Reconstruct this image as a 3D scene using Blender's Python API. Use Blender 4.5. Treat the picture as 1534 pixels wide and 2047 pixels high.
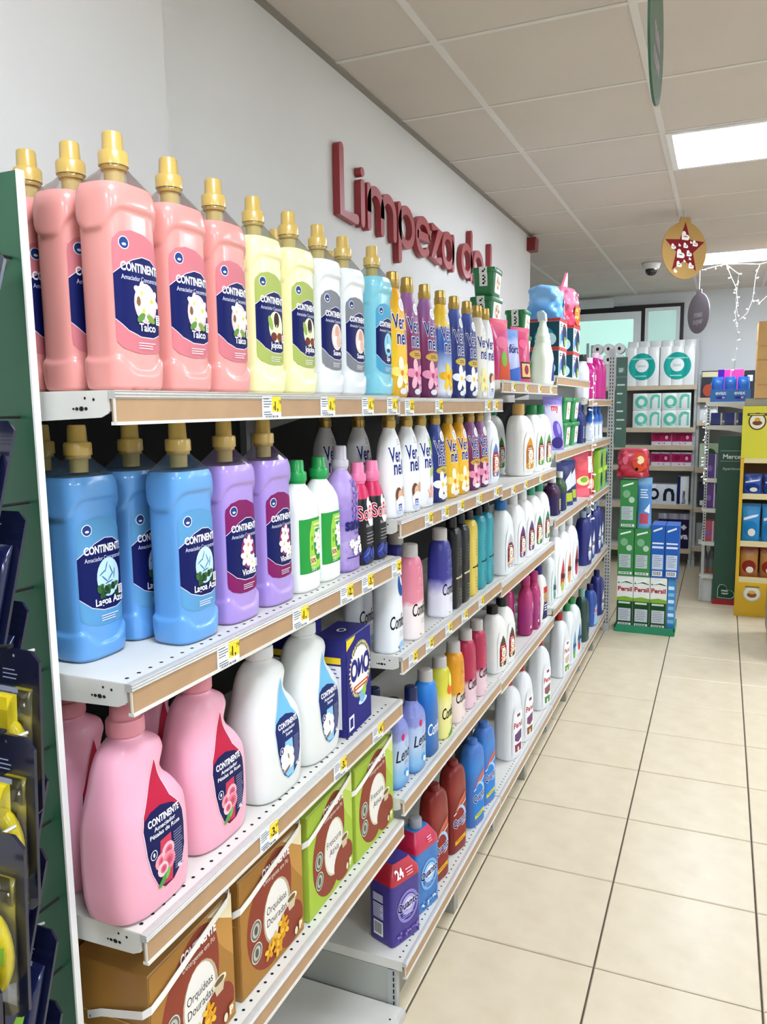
import bpy, bmesh, math, random
import numpy as np
from mathutils import Vector, Matrix
R = math.radians
random.seed(7)
for o in list(bpy.data.objects):
    bpy.data.objects.remove(o, do_unlink=True)
SC = bpy.context.scene
COL = SC.collection

# ---------------------------------------------------------------- camera
CAM_H = 1.673
FPX = 1574.66
def cam_axes(yaw, pitch, roll):
    cy, sy, cp, sp = math.cos(yaw), math.sin(yaw), math.cos(pitch), math.sin(pitch)
    f = Vector((-sy*cp, cy*cp, sp)); r = Vector((cy, sy, 0)); u = r.cross(f)
    cr, sr = math.cos(roll), math.sin(roll)
    return r*cr + u*sr, u*cr - r*sr, f
cr_, cu_, cf_ = cam_axes(R(23.244), R(-7.598), R(-0.788))
cam = bpy.data.cameras.new('camera')
cam.sensor_fit = 'VERTICAL'; cam.sensor_height = 36.0; cam.lens = 36.0*FPX/2047.0
cam.clip_start = .02; cam.clip_end = 60
camo = bpy.data.objects.new('camera', cam); COL.objects.link(camo)
m = Matrix((cr_, cu_, -cf_)).transposed().to_4x4(); m.translation = Vector((0, 0, CAM_H))
camo.matrix_world = m
SC.camera = camo
# ---------------------------------------------------------------- world, exposure
W = bpy.data.worlds.new('world'); SC.world = W; W.use_nodes = True
W.node_tree.nodes['Background'].inputs[0].default_value = (.8, .85, .9, 1)
W.node_tree.nodes['Background'].inputs[1].default_value = .3
SC.view_settings.view_transform = 'Standard'; SC.view_settings.look = 'None'
SC.view_settings.gamma = 1; SC.view_settings.exposure = 1.55
SC.view_settings.use_curve_mapping = False
LAMP_POWER = 15.0          # radiance of the ceiling light diffusers

# ---------------------------------------------------------------- materials
def lin(h):
    if not isinstance(h, str): return tuple(h)
    h = h.lstrip('#'); v = [int(h[i:i+2], 16)/255 for i in (0, 2, 4)]
    return tuple(c/12.92 if c <= .04045 else ((c+.055)/1.055)**2.4 for c in v)
MATS = {}
def mat(name, col='#ffffff', rough=.45, metal=0., noise=None, bump=None, coat=0., emit=None, trans=0., sss=0., spec=None):
    if name in MATS: return MATS[name]
    mt = bpy.data.materials.new(name); mt.use_nodes = True; MATS[name] = mt
    nt = mt.node_tree; b = nt.nodes['Principled BSDF']; c = lin(col)
    b.inputs['Base Color'].default_value = (*c, 1)
    b.inputs['Roughness'].default_value = rough; b.inputs['Metallic'].default_value = metal
    b.inputs['Coat Weight'].default_value = coat
    b.inputs['Coat Roughness'].default_value = .12
    if spec is not None: b.inputs['Specular IOR Level'].default_value = spec
    if trans: b.inputs['Transmission Weight'].default_value = trans
    if sss:
        b.inputs['Subsurface Weight'].default_value = sss; b.inputs['Subsurface Radius'].default_value = (.02, .012, .01)
    if emit: b.inputs['Emission Color'].default_value = (*lin(emit[0]), 1); b.inputs['Emission Strength'].default_value = emit[1]
    if noise or bump:
        tc = nt.nodes.new('ShaderNodeTexCoord')
    if noise:
        sc, amt = noise[:2]
        n = nt.nodes.new('ShaderNodeTexNoise'); n.inputs['Scale'].default_value = sc; n.inputs['Detail'].default_value = 5
        nt.links.new(tc.outputs['Object'], n.inputs['Vector'])
        mx = nt.nodes.new('ShaderNodeMix'); mx.data_type = 'RGBA'
        c2 = lin(noise[2]) if len(noise) > 2 else tuple(max(0, x*(1-amt)) for x in c)
        mx.inputs[6].default_value = (*c, 1); mx.inputs[7].default_value = (*c2, 1)
        rp = nt.nodes.new('ShaderNodeMapRange'); rp.inputs[1].default_value = .35; rp.inputs[2].default_value = .7
        rp.inputs[4].default_value = 1.0 if len(noise) <= 2 else amt
        nt.links.new(n.outputs[0], rp.inputs[0]); nt.links.new(rp.outputs[0], mx.inputs[0])
        nt.links.new(mx.outputs[2], b.inputs['Base Color'])
    if bump:
        n2 = nt.nodes.new('ShaderNodeTexNoise'); n2.inputs['Scale'].default_value = bump[0]; n2.inputs['Detail'].default_value = 4
        nt.links.new(tc.outputs['Object'], n2.inputs['Vector'])
        bm_ = nt.nodes.new('ShaderNodeBump'); bm_.inputs['Strength'].default_value = bump[1]; bm_.inputs['Distance'].default_value = .002
        nt.links.new(n2.outputs[0], bm_.inputs['Height']); nt.links.new(bm_.outputs[0], b.inputs['Normal'])
    return mt
def grad(name, stops, H, rough=.3, wob=.0, wsc=30, coat=.2):
    """printed sleeve: colour bands along the height of the bottle (object z), edge wobbled by noise"""
    if name in MATS: return MATS[name]
    mt = mat(name, '#808080', rough+.08, coat=coat*.4, spec=.3); nt = mt.node_tree; b = nt.nodes['Principled BSDF']
    tc = nt.nodes.new('ShaderNodeTexCoord'); sp = nt.nodes.new('ShaderNodeSeparateXYZ')
    nt.links.new(tc.outputs['Object'], sp.inputs[0])
    mr = nt.nodes.new('ShaderNodeMapRange'); mr.inputs[2].default_value = H
    src = sp.outputs[2]
    if wob:
        n = nt.nodes.new('ShaderNodeTexNoise'); n.inputs['Scale'].default_value = wsc; n.inputs['Detail'].default_value = 3
        nt.links.new(tc.outputs['Object'], n.inputs['Vector'])
        ma = nt.nodes.new('ShaderNodeMath'); ma.operation = 'MULTIPLY_ADD'
        nt.links.new(n.outputs[0], ma.inputs[0]); ma.inputs[1].default_value = wob; nt.links.new(src, ma.inputs[2])
        src = ma.outputs[0]
    nt.links.new(src, mr.inputs[0])
    rp = nt.nodes.new('ShaderNodeValToRGB'); e = rp.color_ramp.elements
    for i, (t, c) in enumerate(stops):
        el = e[i] if i < 2 else e.new(t)
        el.position = t; el.color = (*lin(c), 1)
    nt.links.new(mr.outputs[0], rp.inputs[0]); nt.links.new(rp.outputs[0], b.inputs['Base Color'])
    return mt
def pm(h, rough=.38):
    return mat('print_'+h.lstrip('#'), h, .5, spec=.12)
def plastic(h, rough=.28, coat=.25):
    return mat('plastic_'+h.lstrip('#'), h, rough, coat=coat*.5, noise=(40, .04), spec=.35)
def clear_mat(name, tint='#f4f6f6', refl=.14):
    if name in MATS: return MATS[name]
    mt = bpy.data.materials.new(name); mt.use_nodes = True; MATS[name] = mt
    nt = mt.node_tree; nt.nodes.clear()
    out = nt.nodes.new('ShaderNodeOutputMaterial'); mix = nt.nodes.new('ShaderNodeMixShader')
    tr = nt.nodes.new('ShaderNodeBsdfTransparent'); tr.inputs[0].default_value = (*lin(tint), 1)
    gl = nt.nodes.new('ShaderNodeBsdfGlossy'); gl.inputs['Roughness'].default_value = .12
    lw = nt.nodes.new('ShaderNodeLayerWeight'); lw.inputs[0].default_value = .25
    ad = nt.nodes.new('ShaderNodeMath'); ad.operation = 'MULTIPLY_ADD'; ad.inputs[1].default_value = .5; ad.inputs[2].default_value = refl*.5
    nt.links.new(lw.outputs['Fresnel'], ad.inputs[0]); nt.links.new(ad.outputs[0], mix.inputs[0])
    nt.links.new(tr.outputs[0], mix.inputs[1]); nt.links.new(gl.outputs[0], mix.inputs[2]); nt.links.new(mix.outputs[0], out.inputs[0])
    return mt
CLEAR = clear_mat('clear_plastic')

# ---------------------------------------------------------------- mesh builder
class MB:
    def __init__(s): s.v = []; s.f = []; s.m = []; s.mats = []
    def mi(s, mt):
        if mt not in s.mats: s.mats.append(mt)
        return s.mats.index(mt)
    def add(s, vs, fs, mt):
        o = len(s.v); k = s.mi(mt)
        s.v += [tuple(v) for v in vs]
        for f in fs: s.f.append([i+o for i in f]); s.m.append(k)
        return s
    def box(s, a, b, mt):
        (x0, y0, z0), (x1, y1, z1) = a, b
        x0, x1 = min(x0, x1), max(x0, x1); y0, y1 = min(y0, y1), max(y0, y1); z0, z1 = min(z0, z1), max(z0, z1)
        vs = [(x0,y0,z0),(x1,y0,z0),(x1,y1,z0),(x0,y1,z0),(x0,y0,z1),(x1,y0,z1),(x1,y1,z1),(x0,y1,z1)]
        return s.add(vs, [(3,2,1,0),(4,5,6,7),(0,1,5,4),(1,2,6,5),(2,3,7,6),(3,0,4,7)], mt)
    def rings(s, rings, mt, cap=(1, 1), mfun=None):
        n = len(rings[0]); vs = [p for r in rings for p in r]; fs = []; o = len(s.v)
        s.v += [tuple(v) for v in vs]
        for i in range(len(rings)-1):
            k = s.mi(mfun(i) if mfun else mt)
            for j in range(n):
                s.f.append([o+i*n+j, o+i*n+(j+1) % n, o+(i+1)*n+(j+1) % n, o+(i+1)*n+j]); s.m.append(k)
        k = s.mi(mt)
        if cap[0]: s.f.append([o+j for j in reversed(range(n))]); s.m.append(k)
        if cap[1]: s.f.append([o+(len(rings)-1)*n+j for j in range(n)]); s.m.append(k)
        return s
    def lathe(s, prof, mt, c=(0, 0, 0), n=24, cap=(1, 1), flute=None):
        rs = []
        for z, r in prof:
            ring = []
            for j in range(n):
                t = 2*math.pi*j/n; rr = r
                if flute and flute[0] <= z <= flute[1]: rr = r*(1-(.045 if j % 2 else 0))
                ring.append((c[0]+rr*math.cos(t), c[1]+rr*math.sin(t), c[2]+z))
            rs.append(ring)
        return s.rings(rs, mt, cap)
    def tube(s, path, r, mt, n=6):
        P = [Vector(p) for p in path]; rs = []
        for i, p in enumerate(P):
            d = (P[min(i+1, len(P)-1)]-P[max(i-1, 0)]).normalized()
            a = d.cross(Vector((0, 0, 1)));
            if a.length < 1e-3: a = d.cross(Vector((1, 0, 0)))
            a.normalize(); b = d.cross(a)
            rs.append([p+(a*math.cos(2*math.pi*j/n)+b*math.sin(2*math.pi*j/n))*r for j in range(n)])
        return s.rings(rs, mt)
    def prism(s, pts, mt, fn, t0, t1):
        """2-D outline extruded: fn(a,b,t) -> point"""
        n = len(pts); vs = [fn(a, b, t0) for a, b in pts]+[fn(a, b, t1) for a, b in pts]
        fs = [list(range(n))[::-1], list(range(n, 2*n))]+[(i, (i+1) % n, n+(i+1) % n, n+i) for i in range(n)]
        return s.add(vs, fs, mt)
    def build(s, name, parent=None, smooth=True, angle=32, loc=None):
        me = bpy.data.meshes.new(name); me.from_pydata(s.v, [], s.f)
        for mt in s.mats: me.materials.append(mt)
        me.polygons.foreach_set('material_index', s.m)
        bmx = bmesh.new(); bmx.from_mesh(me); bmesh.ops.recalc_face_normals(bmx, faces=bmx.faces); bmx.to_mesh(me); bmx.free()
        if smooth:
            me.polygons.foreach_set('use_smooth', [True]*len(me.polygons)); me.set_sharp_from_angle(angle=R(angle))
        me.update()
        o = bpy.data.objects.new(name, me); COL.objects.link(o)
        if parent is not None: o.parent = parent
        if loc: o.location = loc
        return o

def tag(o, label, cat, group=None):
    o['label'] = label; o['category'] = cat
    if group: o['group'] = group
    return o
def struct(o): o['kind'] = 'structure'; return o
def empty(name, loc=(0, 0, 0), rz=0):
    o = bpy.data.objects.new(name, None); COL.objects.link(o); o.location = loc; o.rotation_euler = (0, 0, rz); o.empty_display_size = .05
    return o
def thing(name, label, cat, loc=(0, 0, 0), rz=0, group=None):
    return tag(empty(name, loc, rz), label, cat, group)
PROTO = {}
def copy_children(src, dst):
    for ch in src.children:
        c = ch.copy(); COL.objects.link(c); c.parent = dst
        copy_children(ch, c)
def place(key, builder, name, label, cat, loc, rz=0, group=None, tilt=None):
    t = thing(name, label, cat, loc, rz, group)
    if tilt: t.rotation_euler = (tilt[0], tilt[1], rz)
    if key in PROTO: copy_children(PROTO[key], t)
    else: builder(t); PROTO[key] = t
    return t

# ---------------------------------------------------------------- lofted bottles
def pchip(xs, ys, x):
    xs = np.array(xs, float); ys = np.array(ys, float); x = np.array(x, float)
    h = np.diff(xs); d = np.diff(ys)/h; mm = np.zeros(len(xs))
    for i in range(1, len(xs)-1):
        if d[i-1]*d[i] > 0:
            w1, w2 = 2*h[i]+h[i-1], h[i]+2*h[i-1]; mm[i] = (w1+w2)/(w1/d[i-1]+w2/d[i])
    mm[0], mm[-1] = d[0], d[-1]
    k = np.clip(np.searchsorted(xs, x)-1, 0, len(h)-1); t = (x-xs[k])/h[k]
    return (2*t**3-3*t**2+1)*ys[k]+(t**3-2*t**2+t)*h[k]*mm[k]+(-2*t**3+3*t**2)*ys[k+1]+(t**3-t**2)*h[k]*mm[k+1]
class Loft:
    """keys: (z, yleft, yright, depth_half, xcentre, exponent); front faces +x"""
    def __init__(s, keys, nr=30, smooth=True):
        K = np.array(keys, float); z = np.unique(np.concatenate([np.linspace(K[0, 0], K[-1, 0], nr), K[:, 0]]))
        f = pchip if smooth else (lambda a, b, c: np.interp(c, a, b))
        s.z = z; s.p = np.stack([f(K[:, 0], K[:, i], z) for i in range(1, 6)], 1)
    def at(s, z): return [np.interp(z, s.z, s.p[:, i]) for i in range(5)]
    def mesh(s, mb, mt, n=32, disp=None, cap=(1, 1), zr=None, mfun=None):
        rs = []; zs = [z for z in s.z if not zr or zr[0]-1e-6 <= z <= zr[1]+1e-6]
        if zr: zs = sorted(set([zr[0]]+zs+[zr[1]]))
        for z in zs:
            yl, yr, d, xc, e = s.at(z); yc, w = (yl+yr)/2, (yr-yl)/2; ring = []
            for j in range(n):
                t = 2*math.pi*(j+.5)/n; c, q = math.cos(t), math.sin(t); g = disp(t, z) if disp else 0
                ring.append((xc+math.copysign(abs(c)**(2/e), c)*(d+g), yc+math.copysign(abs(q)**(2/e), q)*(w+g), z))
            rs.append(ring)
        return mb.rings(rs, mt, cap, mfun=(lambda i: mfun((zs[i]+zs[i+1])/2)) if mfun else None)
    def front(s, disp=0.):
        cache = {}; tt = np.concatenate([np.linspace(0, .12, 24)**1.0, np.linspace(.13, math.pi/2, 70)])
        def tab(w, d, e):
            k = (round(w, 6), round(d, 6), round(e, 4))
            if k not in cache:
                x = d*np.cos(tt).clip(0, 1)**(2/e); y = w*np.sin(tt)**(2/e)
                cache[k] = (np.concatenate([[0], np.cumsum(np.hypot(np.diff(x), np.diff(y)))]), x, y)
            return cache[k]
        def S(a, b, o):           # a runs along the girth of the bottle
            yl, yr, d, xc, e = s.at(b); yc, w = (yl+yr)/2, (yr-yl)/2
            sl, x, y = tab(w+o+disp, d+o+disp, e); q = a-yc; r = abs(q)
            return (xc+np.interp(r, sl, x), yc+math.copysign(np.interp(r, sl, y), q), b)
        return S
def flat_front(x0, yc=0., z0=0.): return lambda a, b, o: (x0+o, yc+a, z0+b)
def flat_left(y0, xc=0., z0=0.): return lambda a, b, o: (xc+a, y0-o, z0+b)
def flat_top(z0): return lambda a, b, o: (-b, a, z0+o)

# ---------------------------------------------------------------- printed labels
TXT = {}
def text_mesh(st, bold):
    k = (st, bold)
    if k in TXT: return TXT[k]
    cu = bpy.data.curves.new('t', 'FONT'); cu.body = st; cu.size = 1; cu.offset = bold; cu.resolution_u = 3; cu.fill_mode = 'FRONT'
    ob = bpy.data.objects.new('t', cu); COL.objects.link(ob)
    me = bpy.data.meshes.new_from_object(ob)
    V = np.array([(v.co.x, v.co.y) for v in me.vertices]) if len(me.vertices) else np.zeros((0, 2)); F = [list(p.vertices) for p in me.polygons]
    bpy.data.objects.remove(ob); bpy.data.curves.remove(cu); bpy.data.meshes.remove(me)
    TXT[k] = (V, F); return TXT[k]
CAPH = text_mesh('H', 0.)[0][:, 1].max()
class Lab:
    def __init__(s): s.L = []; s.clip = None
    def poly(s, pts, c): s.L.append((np.array(pts, float), [list(range(len(pts)))], c)); return s
    def rect(s, a0, b0, a1, b1, c, r=0):
        if r <= 0: return s.poly([(a0, b0), (a1, b0), (a1, b1), (a0, b1)], c)
        p = []
        for cx, cy, t0 in ((a1-r, b1-r, 0), (a0+r, b1-r, 90), (a0+r, b0+r, 180), (a1-r, b0+r, 270)):
            p += [(cx+r*math.cos(R(t0+k*18)), cy+r*math.sin(R(t0+k*18))) for k in range(6)]
        return s.poly(p, c)
    def ell(s, cx, cy, rx, ry, c, n=22, rot=0):
        q, w = math.cos(rot), math.sin(rot)
        return s.poly([(cx+q*rx*math.cos(2*math.pi*k/n)-w*ry*math.sin(2*math.pi*k/n), cy+w*rx*math.cos(2*math.pi*k/n)+q*ry*math.sin(2*math.pi*k/n)) for k in range(n)], c)
    def text(s, st, cx, cy, h, c, bold=.0, wmax=None, sh=0, out=None, al='c', sx=1., rot=0):
        if out: s.text(st, cx, cy, h, out[0], bold+out[1], wmax, sh, None, al, sx, rot)
        V, F = text_mesh(st, bold); V = V.copy()/CAPH*h
        if not len(V): return s
        V0 = text_mesh(st, 0.)[0]/CAPH*h
        a0, a1 = V0[:, 0].min(), V0[:, 0].max(); k = sx
        if wmax and (a1-a0)*sx > wmax: k = wmax/(a1-a0)
        V[:, 0] = (V[:, 0]-((a0+a1)/2 if al == 'c' else a0))*k+V[:, 1]*sh
        if rot: V = V@np.array([[math.cos(rot), math.sin(rot)], [-math.sin(rot), math.cos(rot)]])
        s.L.append((V+np.array([cx, cy]), F, c)); return s
    def flower(s, cx, cy, r, c, c2, n=5, ph=0.3, core='#e9c23a'):
        for k in range(n):
            t = ph+2*math.pi*k/n; s.ell(cx+.55*r*math.cos(t), cy+.55*r*math.sin(t), .5*r, .3*r, c if k % 2 else c2, 12, t)
        return s.ell(cx, cy, .2*r, .2*r, core, 10)
    def lines(s, a0, b0, a1, n, dz, h, c):
        rn = random.Random(n*31+int(a0*9999))
        for k in range(n): s.rect(a0, b0-k*dz, a0+(a1-a0)*rn.uniform(.7, 1), b0-k*dz+h, c)
        return s
    def bars(s, a0, b0, a1, b1, c='#111111', bg='#f2f2f2'):
        s.rect(a0, b0, a1, b1, bg); a = a0+(a1-a0)*.08; rn = random.Random(3)
        while a < a1-(a1-a0)*.1:
            w = (a1-a0)*rn.uniform(.02, .06); s.rect(a, b0+(b1-b0)*.15, a+w, b1-(b1-b0)*.1, c); a += w*2
        return s
    def build(s, S, parent, name='label', **kw):
        # marks that lie apart from each other become prints of their own
        B = [(np.array(V).min(0), np.array(V).max(0)) for V, F, c in s.L]; g = list(range(len(B)))
        for i in range(len(B)):
            for j in range(i):
                d = np.maximum(0, np.maximum(B[i][0]-B[j][1], B[j][0]-B[i][1]))
                if np.hypot(*d) <= .012 and g[i] != g[j]:
                    a, b = g[i], g[j]; g = [b if q == a else q for q in g]
        for q in sorted(set(g)): o = s.build1(S, parent, name, idx=[i for i in range(len(B)) if g[i] == q], **kw)
        return o
    def build1(s, S, parent, name='label', idx=None, cut=(.008, .014), off=.0006, step=.00005, label=None, amax=None, rough=.38):
        mb = MB()
        for i, (V, F, c) in enumerate(s.L):
            if i not in idx: continue
            V = np.array(V, float)
            if amax is not None: pass
            bm_ = bmesh.new(); vs = [bm_.verts.new((a, b, 0)) for a, b in V]
            for f in F:
                try: bm_.faces.new([vs[j] for j in f])
                except ValueError: pass
            if cut:
                lo, hi = V.min(0), V.max(0)
                for ax in (0, 1):
                    st = cut[ax]
                    if not st: continue
                    k = math.ceil(lo[ax]/st+1e-6)
                    while k*st < hi[ax]-1e-6:
                        no = (1, 0, 0) if ax == 0 else (0, 1, 0); co = (k*st, 0, 0) if ax == 0 else (0, k*st, 0)
                        bmesh.ops.bisect_plane(bm_, geom=bm_.verts[:]+bm_.edges[:]+bm_.faces[:], plane_co=co, plane_no=no, dist=1e-7); k += 1
            if amax is not None:
                for sg in (1, -1):
                    bmesh.ops.bisect_plane(bm_, geom=bm_.verts[:]+bm_.edges[:]+bm_.faces[:], plane_co=(sg*amax, 0, 0), plane_no=(sg, 0, 0), dist=1e-7, clear_outer=True)
            big = [f for f in bm_.faces if len(f.verts) > 4]
            if big: bmesh.ops.triangulate(bm_, faces=big)
            bm_.verts.index_update(); o = off+step*i
            mb.add([S(v.co.x, v.co.y, o) for v in bm_.verts], [[v.index for v in f.verts] for f in bm_.faces], pm(c, rough) if isinstance(c, str) else c)
            bm_.free()
        # keep the winding: labels face outward
        me = bpy.data.meshes.new(name); me.from_pydata(mb.v, [], mb.f)
        for mt in mb.mats: me.materials.append(mt)
        me.polygons.foreach_set('material_index', mb.m)
        me.polygons.foreach_set('use_smooth', [True]*len(me.polygons)); me.update()
        ob = bpy.data.objects.new(name, me); COL.objects.link(ob); ob.parent = parent
        if label: ob['label'] = label
        return ob
# ================================================================ the room
XW, YB, XR, YF, ZC = -1.2546, 8.95, 3.37, -3.5, 2.8115     # left wall, back wall, right wall, wall behind, ceiling
YA, XA = 5.53, -2.5                                        # the room widens to the left beyond YA
wallm = mat('wall_paint', '#dad8d4', .85, noise=(1.3, .05), bump=(220, .12))
wallm2 = mat('wall_paint_back', '#dcdfe0', .85, noise=(1.1, .05), bump=(220, .12))
grout = mat('grout', '#5c5347', .9, noise=(60, .3))
tilem = mat('floor_tile', '#d9cbb0', .33, noise=(9, .5, '#c8b797'), bump=(30, .05))
ceilm = mat('ceiling_tile', '#c9c0b6', .9, noise=(2.2, .05), bump=(300, .25))
teem = mat('tee_bar_enamel', '#d6d2cb', .5, noise=(8, .04))
def slab(name, a, b, mt, parent=None): return MB().box(a, b, mt).build(name, parent, smooth=False)
floor = struct(slab('floor', (XA, YF, -.08), (XR, YB, -.006), grout))
FX, FY, TX, TY = -.2907, 2.2255, .4573, .4615
tmb = None
for i in range(-3, 8):
    for j in range(-13, 15):
        x0, y0 = FX+i*TX, FY+j*TY
        if x0 < -1.3 and y0 < YA: continue
        y1 = min(y0+TY, YB); y0 = max(y0, YF)
        if y1-y0 < .05 or y0 < .3 and i < -1: continue
        g = .0028; full = abs(y1-y0-TY) < 1e-6
        if full and tmb:
            o = tmb.copy(); COL.objects.link(o); o.location = (x0, y0, 0); o.parent = floor
        else:
            mb = MB(); h = .0025; w, l = TX, y1-y0
            rs = [[(g, g, -.02), (w-g, g, -.02), (w-g, l-g, -.02), (g, l-g, -.02)], [(g, g, -h), (w-g, g, -h), (w-g, l-g, -h), (g, l-g, -h)],
                  [(g+h, g+h, 0), (w-g-h, g+h, 0), (w-g-h, l-g-h, 0), (g+h, l-g-h, 0)]]
            o = mb.rings(rs, tilem).build('floor_tile', floor, smooth=False, loc=(x0, y0, 0))
            if full: tmb = o
struct(slab('wall_left', (XW-.15, YF, 0), (XW, YA-.15, ZC+.05), wallm))
struct(slab('wall_pillar', (XW-.01, .2, 0), (-1.2, 1.566, ZC), wallm))
struct(slab('wall_return', (XA, YA-.15, 0), (XW, YA, ZC+.05), wallm))
struct(slab('wall_alcove', (XA-.15, YA-.15, 0), (XA, YB, ZC+.05), wallm2))
struct(slab('wall_back', (XA-.15, YB, 0), (XR+.15, YB+.15, ZC+.05), wallm2))
struct(slab('wall_right', (XR, YF, 0), (XR+.15, YB, ZC+.05), wallm2))
struct(slab('wall_front', (XW-.15, YF-.15, 0), (XR+.15, YF, ZC+.05), wallm2))
ceil = struct(slab('ceiling', (XA-.15, YF-.15, ZC+.03), (XR+.15, YB+.15, ZC+.1), ceilm))
CX, CY, CT = -.884, 2.5236, .6
LAMPS = [(1, -7), (1, -4), (1, 2), (1, 7), (4, -7), (4, -4), (4, 2), (4, 7), (6, 2), (6, 7)]  # unseen panels: right side added, camera rows shifted, to balance near and far light
protos = {}
for i in range(-3, 8):
    for j in range(-11, 11):
        x0, x1 = CX+i*CT, CX+(i+1)*CT; y0, y1 = CY+j*CT, CY+(j+1)*CT
        lim = XW if y0 < YA-.05 else XA
        x0 = max(x0, lim); x1 = min(x1, XR); y0 = max(y0, YF); y1 = min(y1, YB)
        if x1-x0 < .04 or y1-y0 < .04 or (i, j) in LAMPS: continue
        k = (round(x1-x0, 3), round(y1-y0, 3))
        if k in protos: o = protos[k].copy(); COL.objects.link(o); o.location = (x0, y0, 0); o.parent = ceil
        else:
            g = .009
            o = MB().box((g, g, ZC+.004), (x1-x0-g, y1-y0-g, ZC+.018), ceilm).build('ceiling_tile', ceil, smooth=False, loc=(x0, y0, 0)); protos[k] = o
for i in range(-2, 8):
    x = CX+i*CT
    ya = YF if x > XW else YA
    if XA < x < XR: slab('tee_bar', (x-.012, ya, ZC), (x+.012, YB, ZC+.03), teem, ceil)
for j in range(-10, 11):
    y = CY+j*CT
    if YF < y < YB: slab('tee_bar', (XW if y < YA else XA, y-.009, ZC+.0012), (XR, y+.009, ZC+.03), teem, ceil)
struct(slab('trim_ceiling_left', (XW, YF, ZC-.004), (XW+.022, YA, ZC+.02), mat('wall_angle', '#8b857c', .5)))
struct(slab('trim_ceiling_back', (XA, YB-.022, ZC-.004), (XR, YB, ZC+.02), teem))
# --- ceiling lights
diff = mat('light_diffuser', '#ffffff', .5, emit=('#e8f2ff', LAMP_POWER))
lampf = mat('lamp_frame', '#e8e8e6', .4)
for n, (i, j) in enumerate(LAMPS):
    x0, y0 = CX+i*CT, CY+j*CT
    where = {(1, -7): 'set out of view behind the camera for fill light', (1, -4): 'set out of view just above the camera for fill light', (1, 2): 'nearest, beside the hanging star ornament', (1, 7): 'farthest, behind the hanging star ornament'}.get((i, j), 'added out of view on the right side, '+['nearest the entrance', 'beside the camera', 'in the middle', 'near the far wall', 'in the middle by the wall', 'in the corner'][n-4])
    t = thing('ceiling_light', 'square white ceiling light panel ' + where, 'ceiling light', (x0+.3, y0+.3, ZC), 0, 'square ceiling light panels')
    mb = MB()
    for a, b in (((-.288, -.288), (.288, -.262)), ((-.288, .262), (.288, .288)), ((-.288, -.262), (-.262, .262)), ((.262, -.262), (.288, .262))):
        mb.box((*a, -.004), (*b, .02), lampf)
    mb.build('frame', t, smooth=False)
    MB().box((-.262, -.262, -.0005), (.262, .262, .012), diff).build('diffuser', t, smooth=False)
# --- back wall window and door strip
blk = mat('window_black', '#17181a', .4); frm = mat('window_white', '#e4e8e8', .4)
glass = mat('frosted_glass', '#a9c3bd', .35, emit=('#b8e6da', .16)); glass2 = mat('frosted_glass_bright', '#b9d3cd', .35, emit=('#b8ecdf', .27))
yb = YB
win = struct(MB().box((-1.9, yb-.05, 2.0), (-.41, yb, 2.70), blk).build('window_1', smooth=False))
def wpart(name, x0, x1, z0, z1, yd, mt, par): return slab(name, (x0, yb-yd, z0), (x1, yb-yd+.02, z1), mt, par)
def wframe(x0, x1, z0, z1, w, yd, par):
    mb = MB()
    mb.box((x0, yb-yd, z0), (x0+w, yb-.04, z1), frm); mb.box((x1-w, yb-yd, z0), (x1, yb-.04, z1), frm)
    mb.box((x0+w, yb-yd, z1-w), (x1-w, yb-.04, z1), frm); mb.box((x0+w, yb-yd, z0), (x1-w, yb-.04, z0+w), frm)
    return mb.build('window_frame', par, smooth=False)
wframe(-.79, -.445, 2.02, 2.662, .035, .07, win); wpart('pane', -.755, -.48, 2.05, 2.63, .062, glass, win)
wframe(-1.86, -.83, 2.02, 2.635, .075, .07, win); wpart('pane', -1.785, -.905, 2.05, 2.56, .062, glass2, win)
tag(slab('cable_duct', (-2.2, yb-.06, 2.69), (-1.115, yb-.002, 2.79), mat('duct', '#d0d6d6', .5)), 'pale grey boxed cable duct above the far window', 'duct')
# ================================================================ shelving run along the left wall
XF = -.733                       # front of the price rails
white = mat('shelf_enamel', '#dcdad2', .38, noise=(14, .05))
alu = mat('rail_clear', '#c6c4bf', .35, metal=.15, noise=(90, .08))
tan = mat('rail_insert', '#b08c66', .5, noise=(18, .12), coat=.1)
dark = mat('perforation', '#0c0c0c', .9)
backm = mat('back_panel', '#1e1d1b', .8, noise=(6, .2))
upm = mat('upright_grey', '#b4b7b6', .45, metal=.2, noise=(30, .1))
BAYS = [(.823, 1.821, [1.700, 1.297, .920, .586], .035), (1.825, 2.825, [1.696, 1.388, 1.030, .640], .165), (2.829, 3.852, [1.765, 1.370, 1.003, .625], .165),
        (3.856, 4.862, [1.812, 1.442, 1.112, .662], .165), (4.866, 5.868, [1.705, 1.438, 1.095, .650], .165)]
BAYN = ['holding pink and blue softener bottles, nearest the camera', 'second from the camera, holding slim gold-capped bottles', 'third from the camera, green tubs on top',
        'fourth from the camera, blue and pink bags on top', 'farthest from the camera, magenta bottles on top']
def price_rail(w):
    mb = MB(); x1 = XF; x0 = XF-.014
    pr = [(x0, 0.), (x0+.003, .0002), (x1-.004, .0001), (x1-.0015, -.001), (x1-.003, -.003), (x1-.0012, -.005), (x1-.003, -.007), (x1-.001, -.009), (x1-.004, -.0115), (x0, -.0115)]
    mb.prism(pr, alu, lambda a, b, t: (a, t, b), 0, w)
    mb.box((x0+.004, .001, -.042), (x1-.004, w-.001, -.0112), tan)
    mb.box((x0+.003, 0, -.0462), (x1-.001, w, -.0418), white)
    mb.box((x1-.0065, 0, -.042), (x1-.003, .0012, -.0112), white); mb.box((x1-.0065, w-.0012, -.042), (x1-.003, w, -.0112), white)
    return mb
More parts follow.
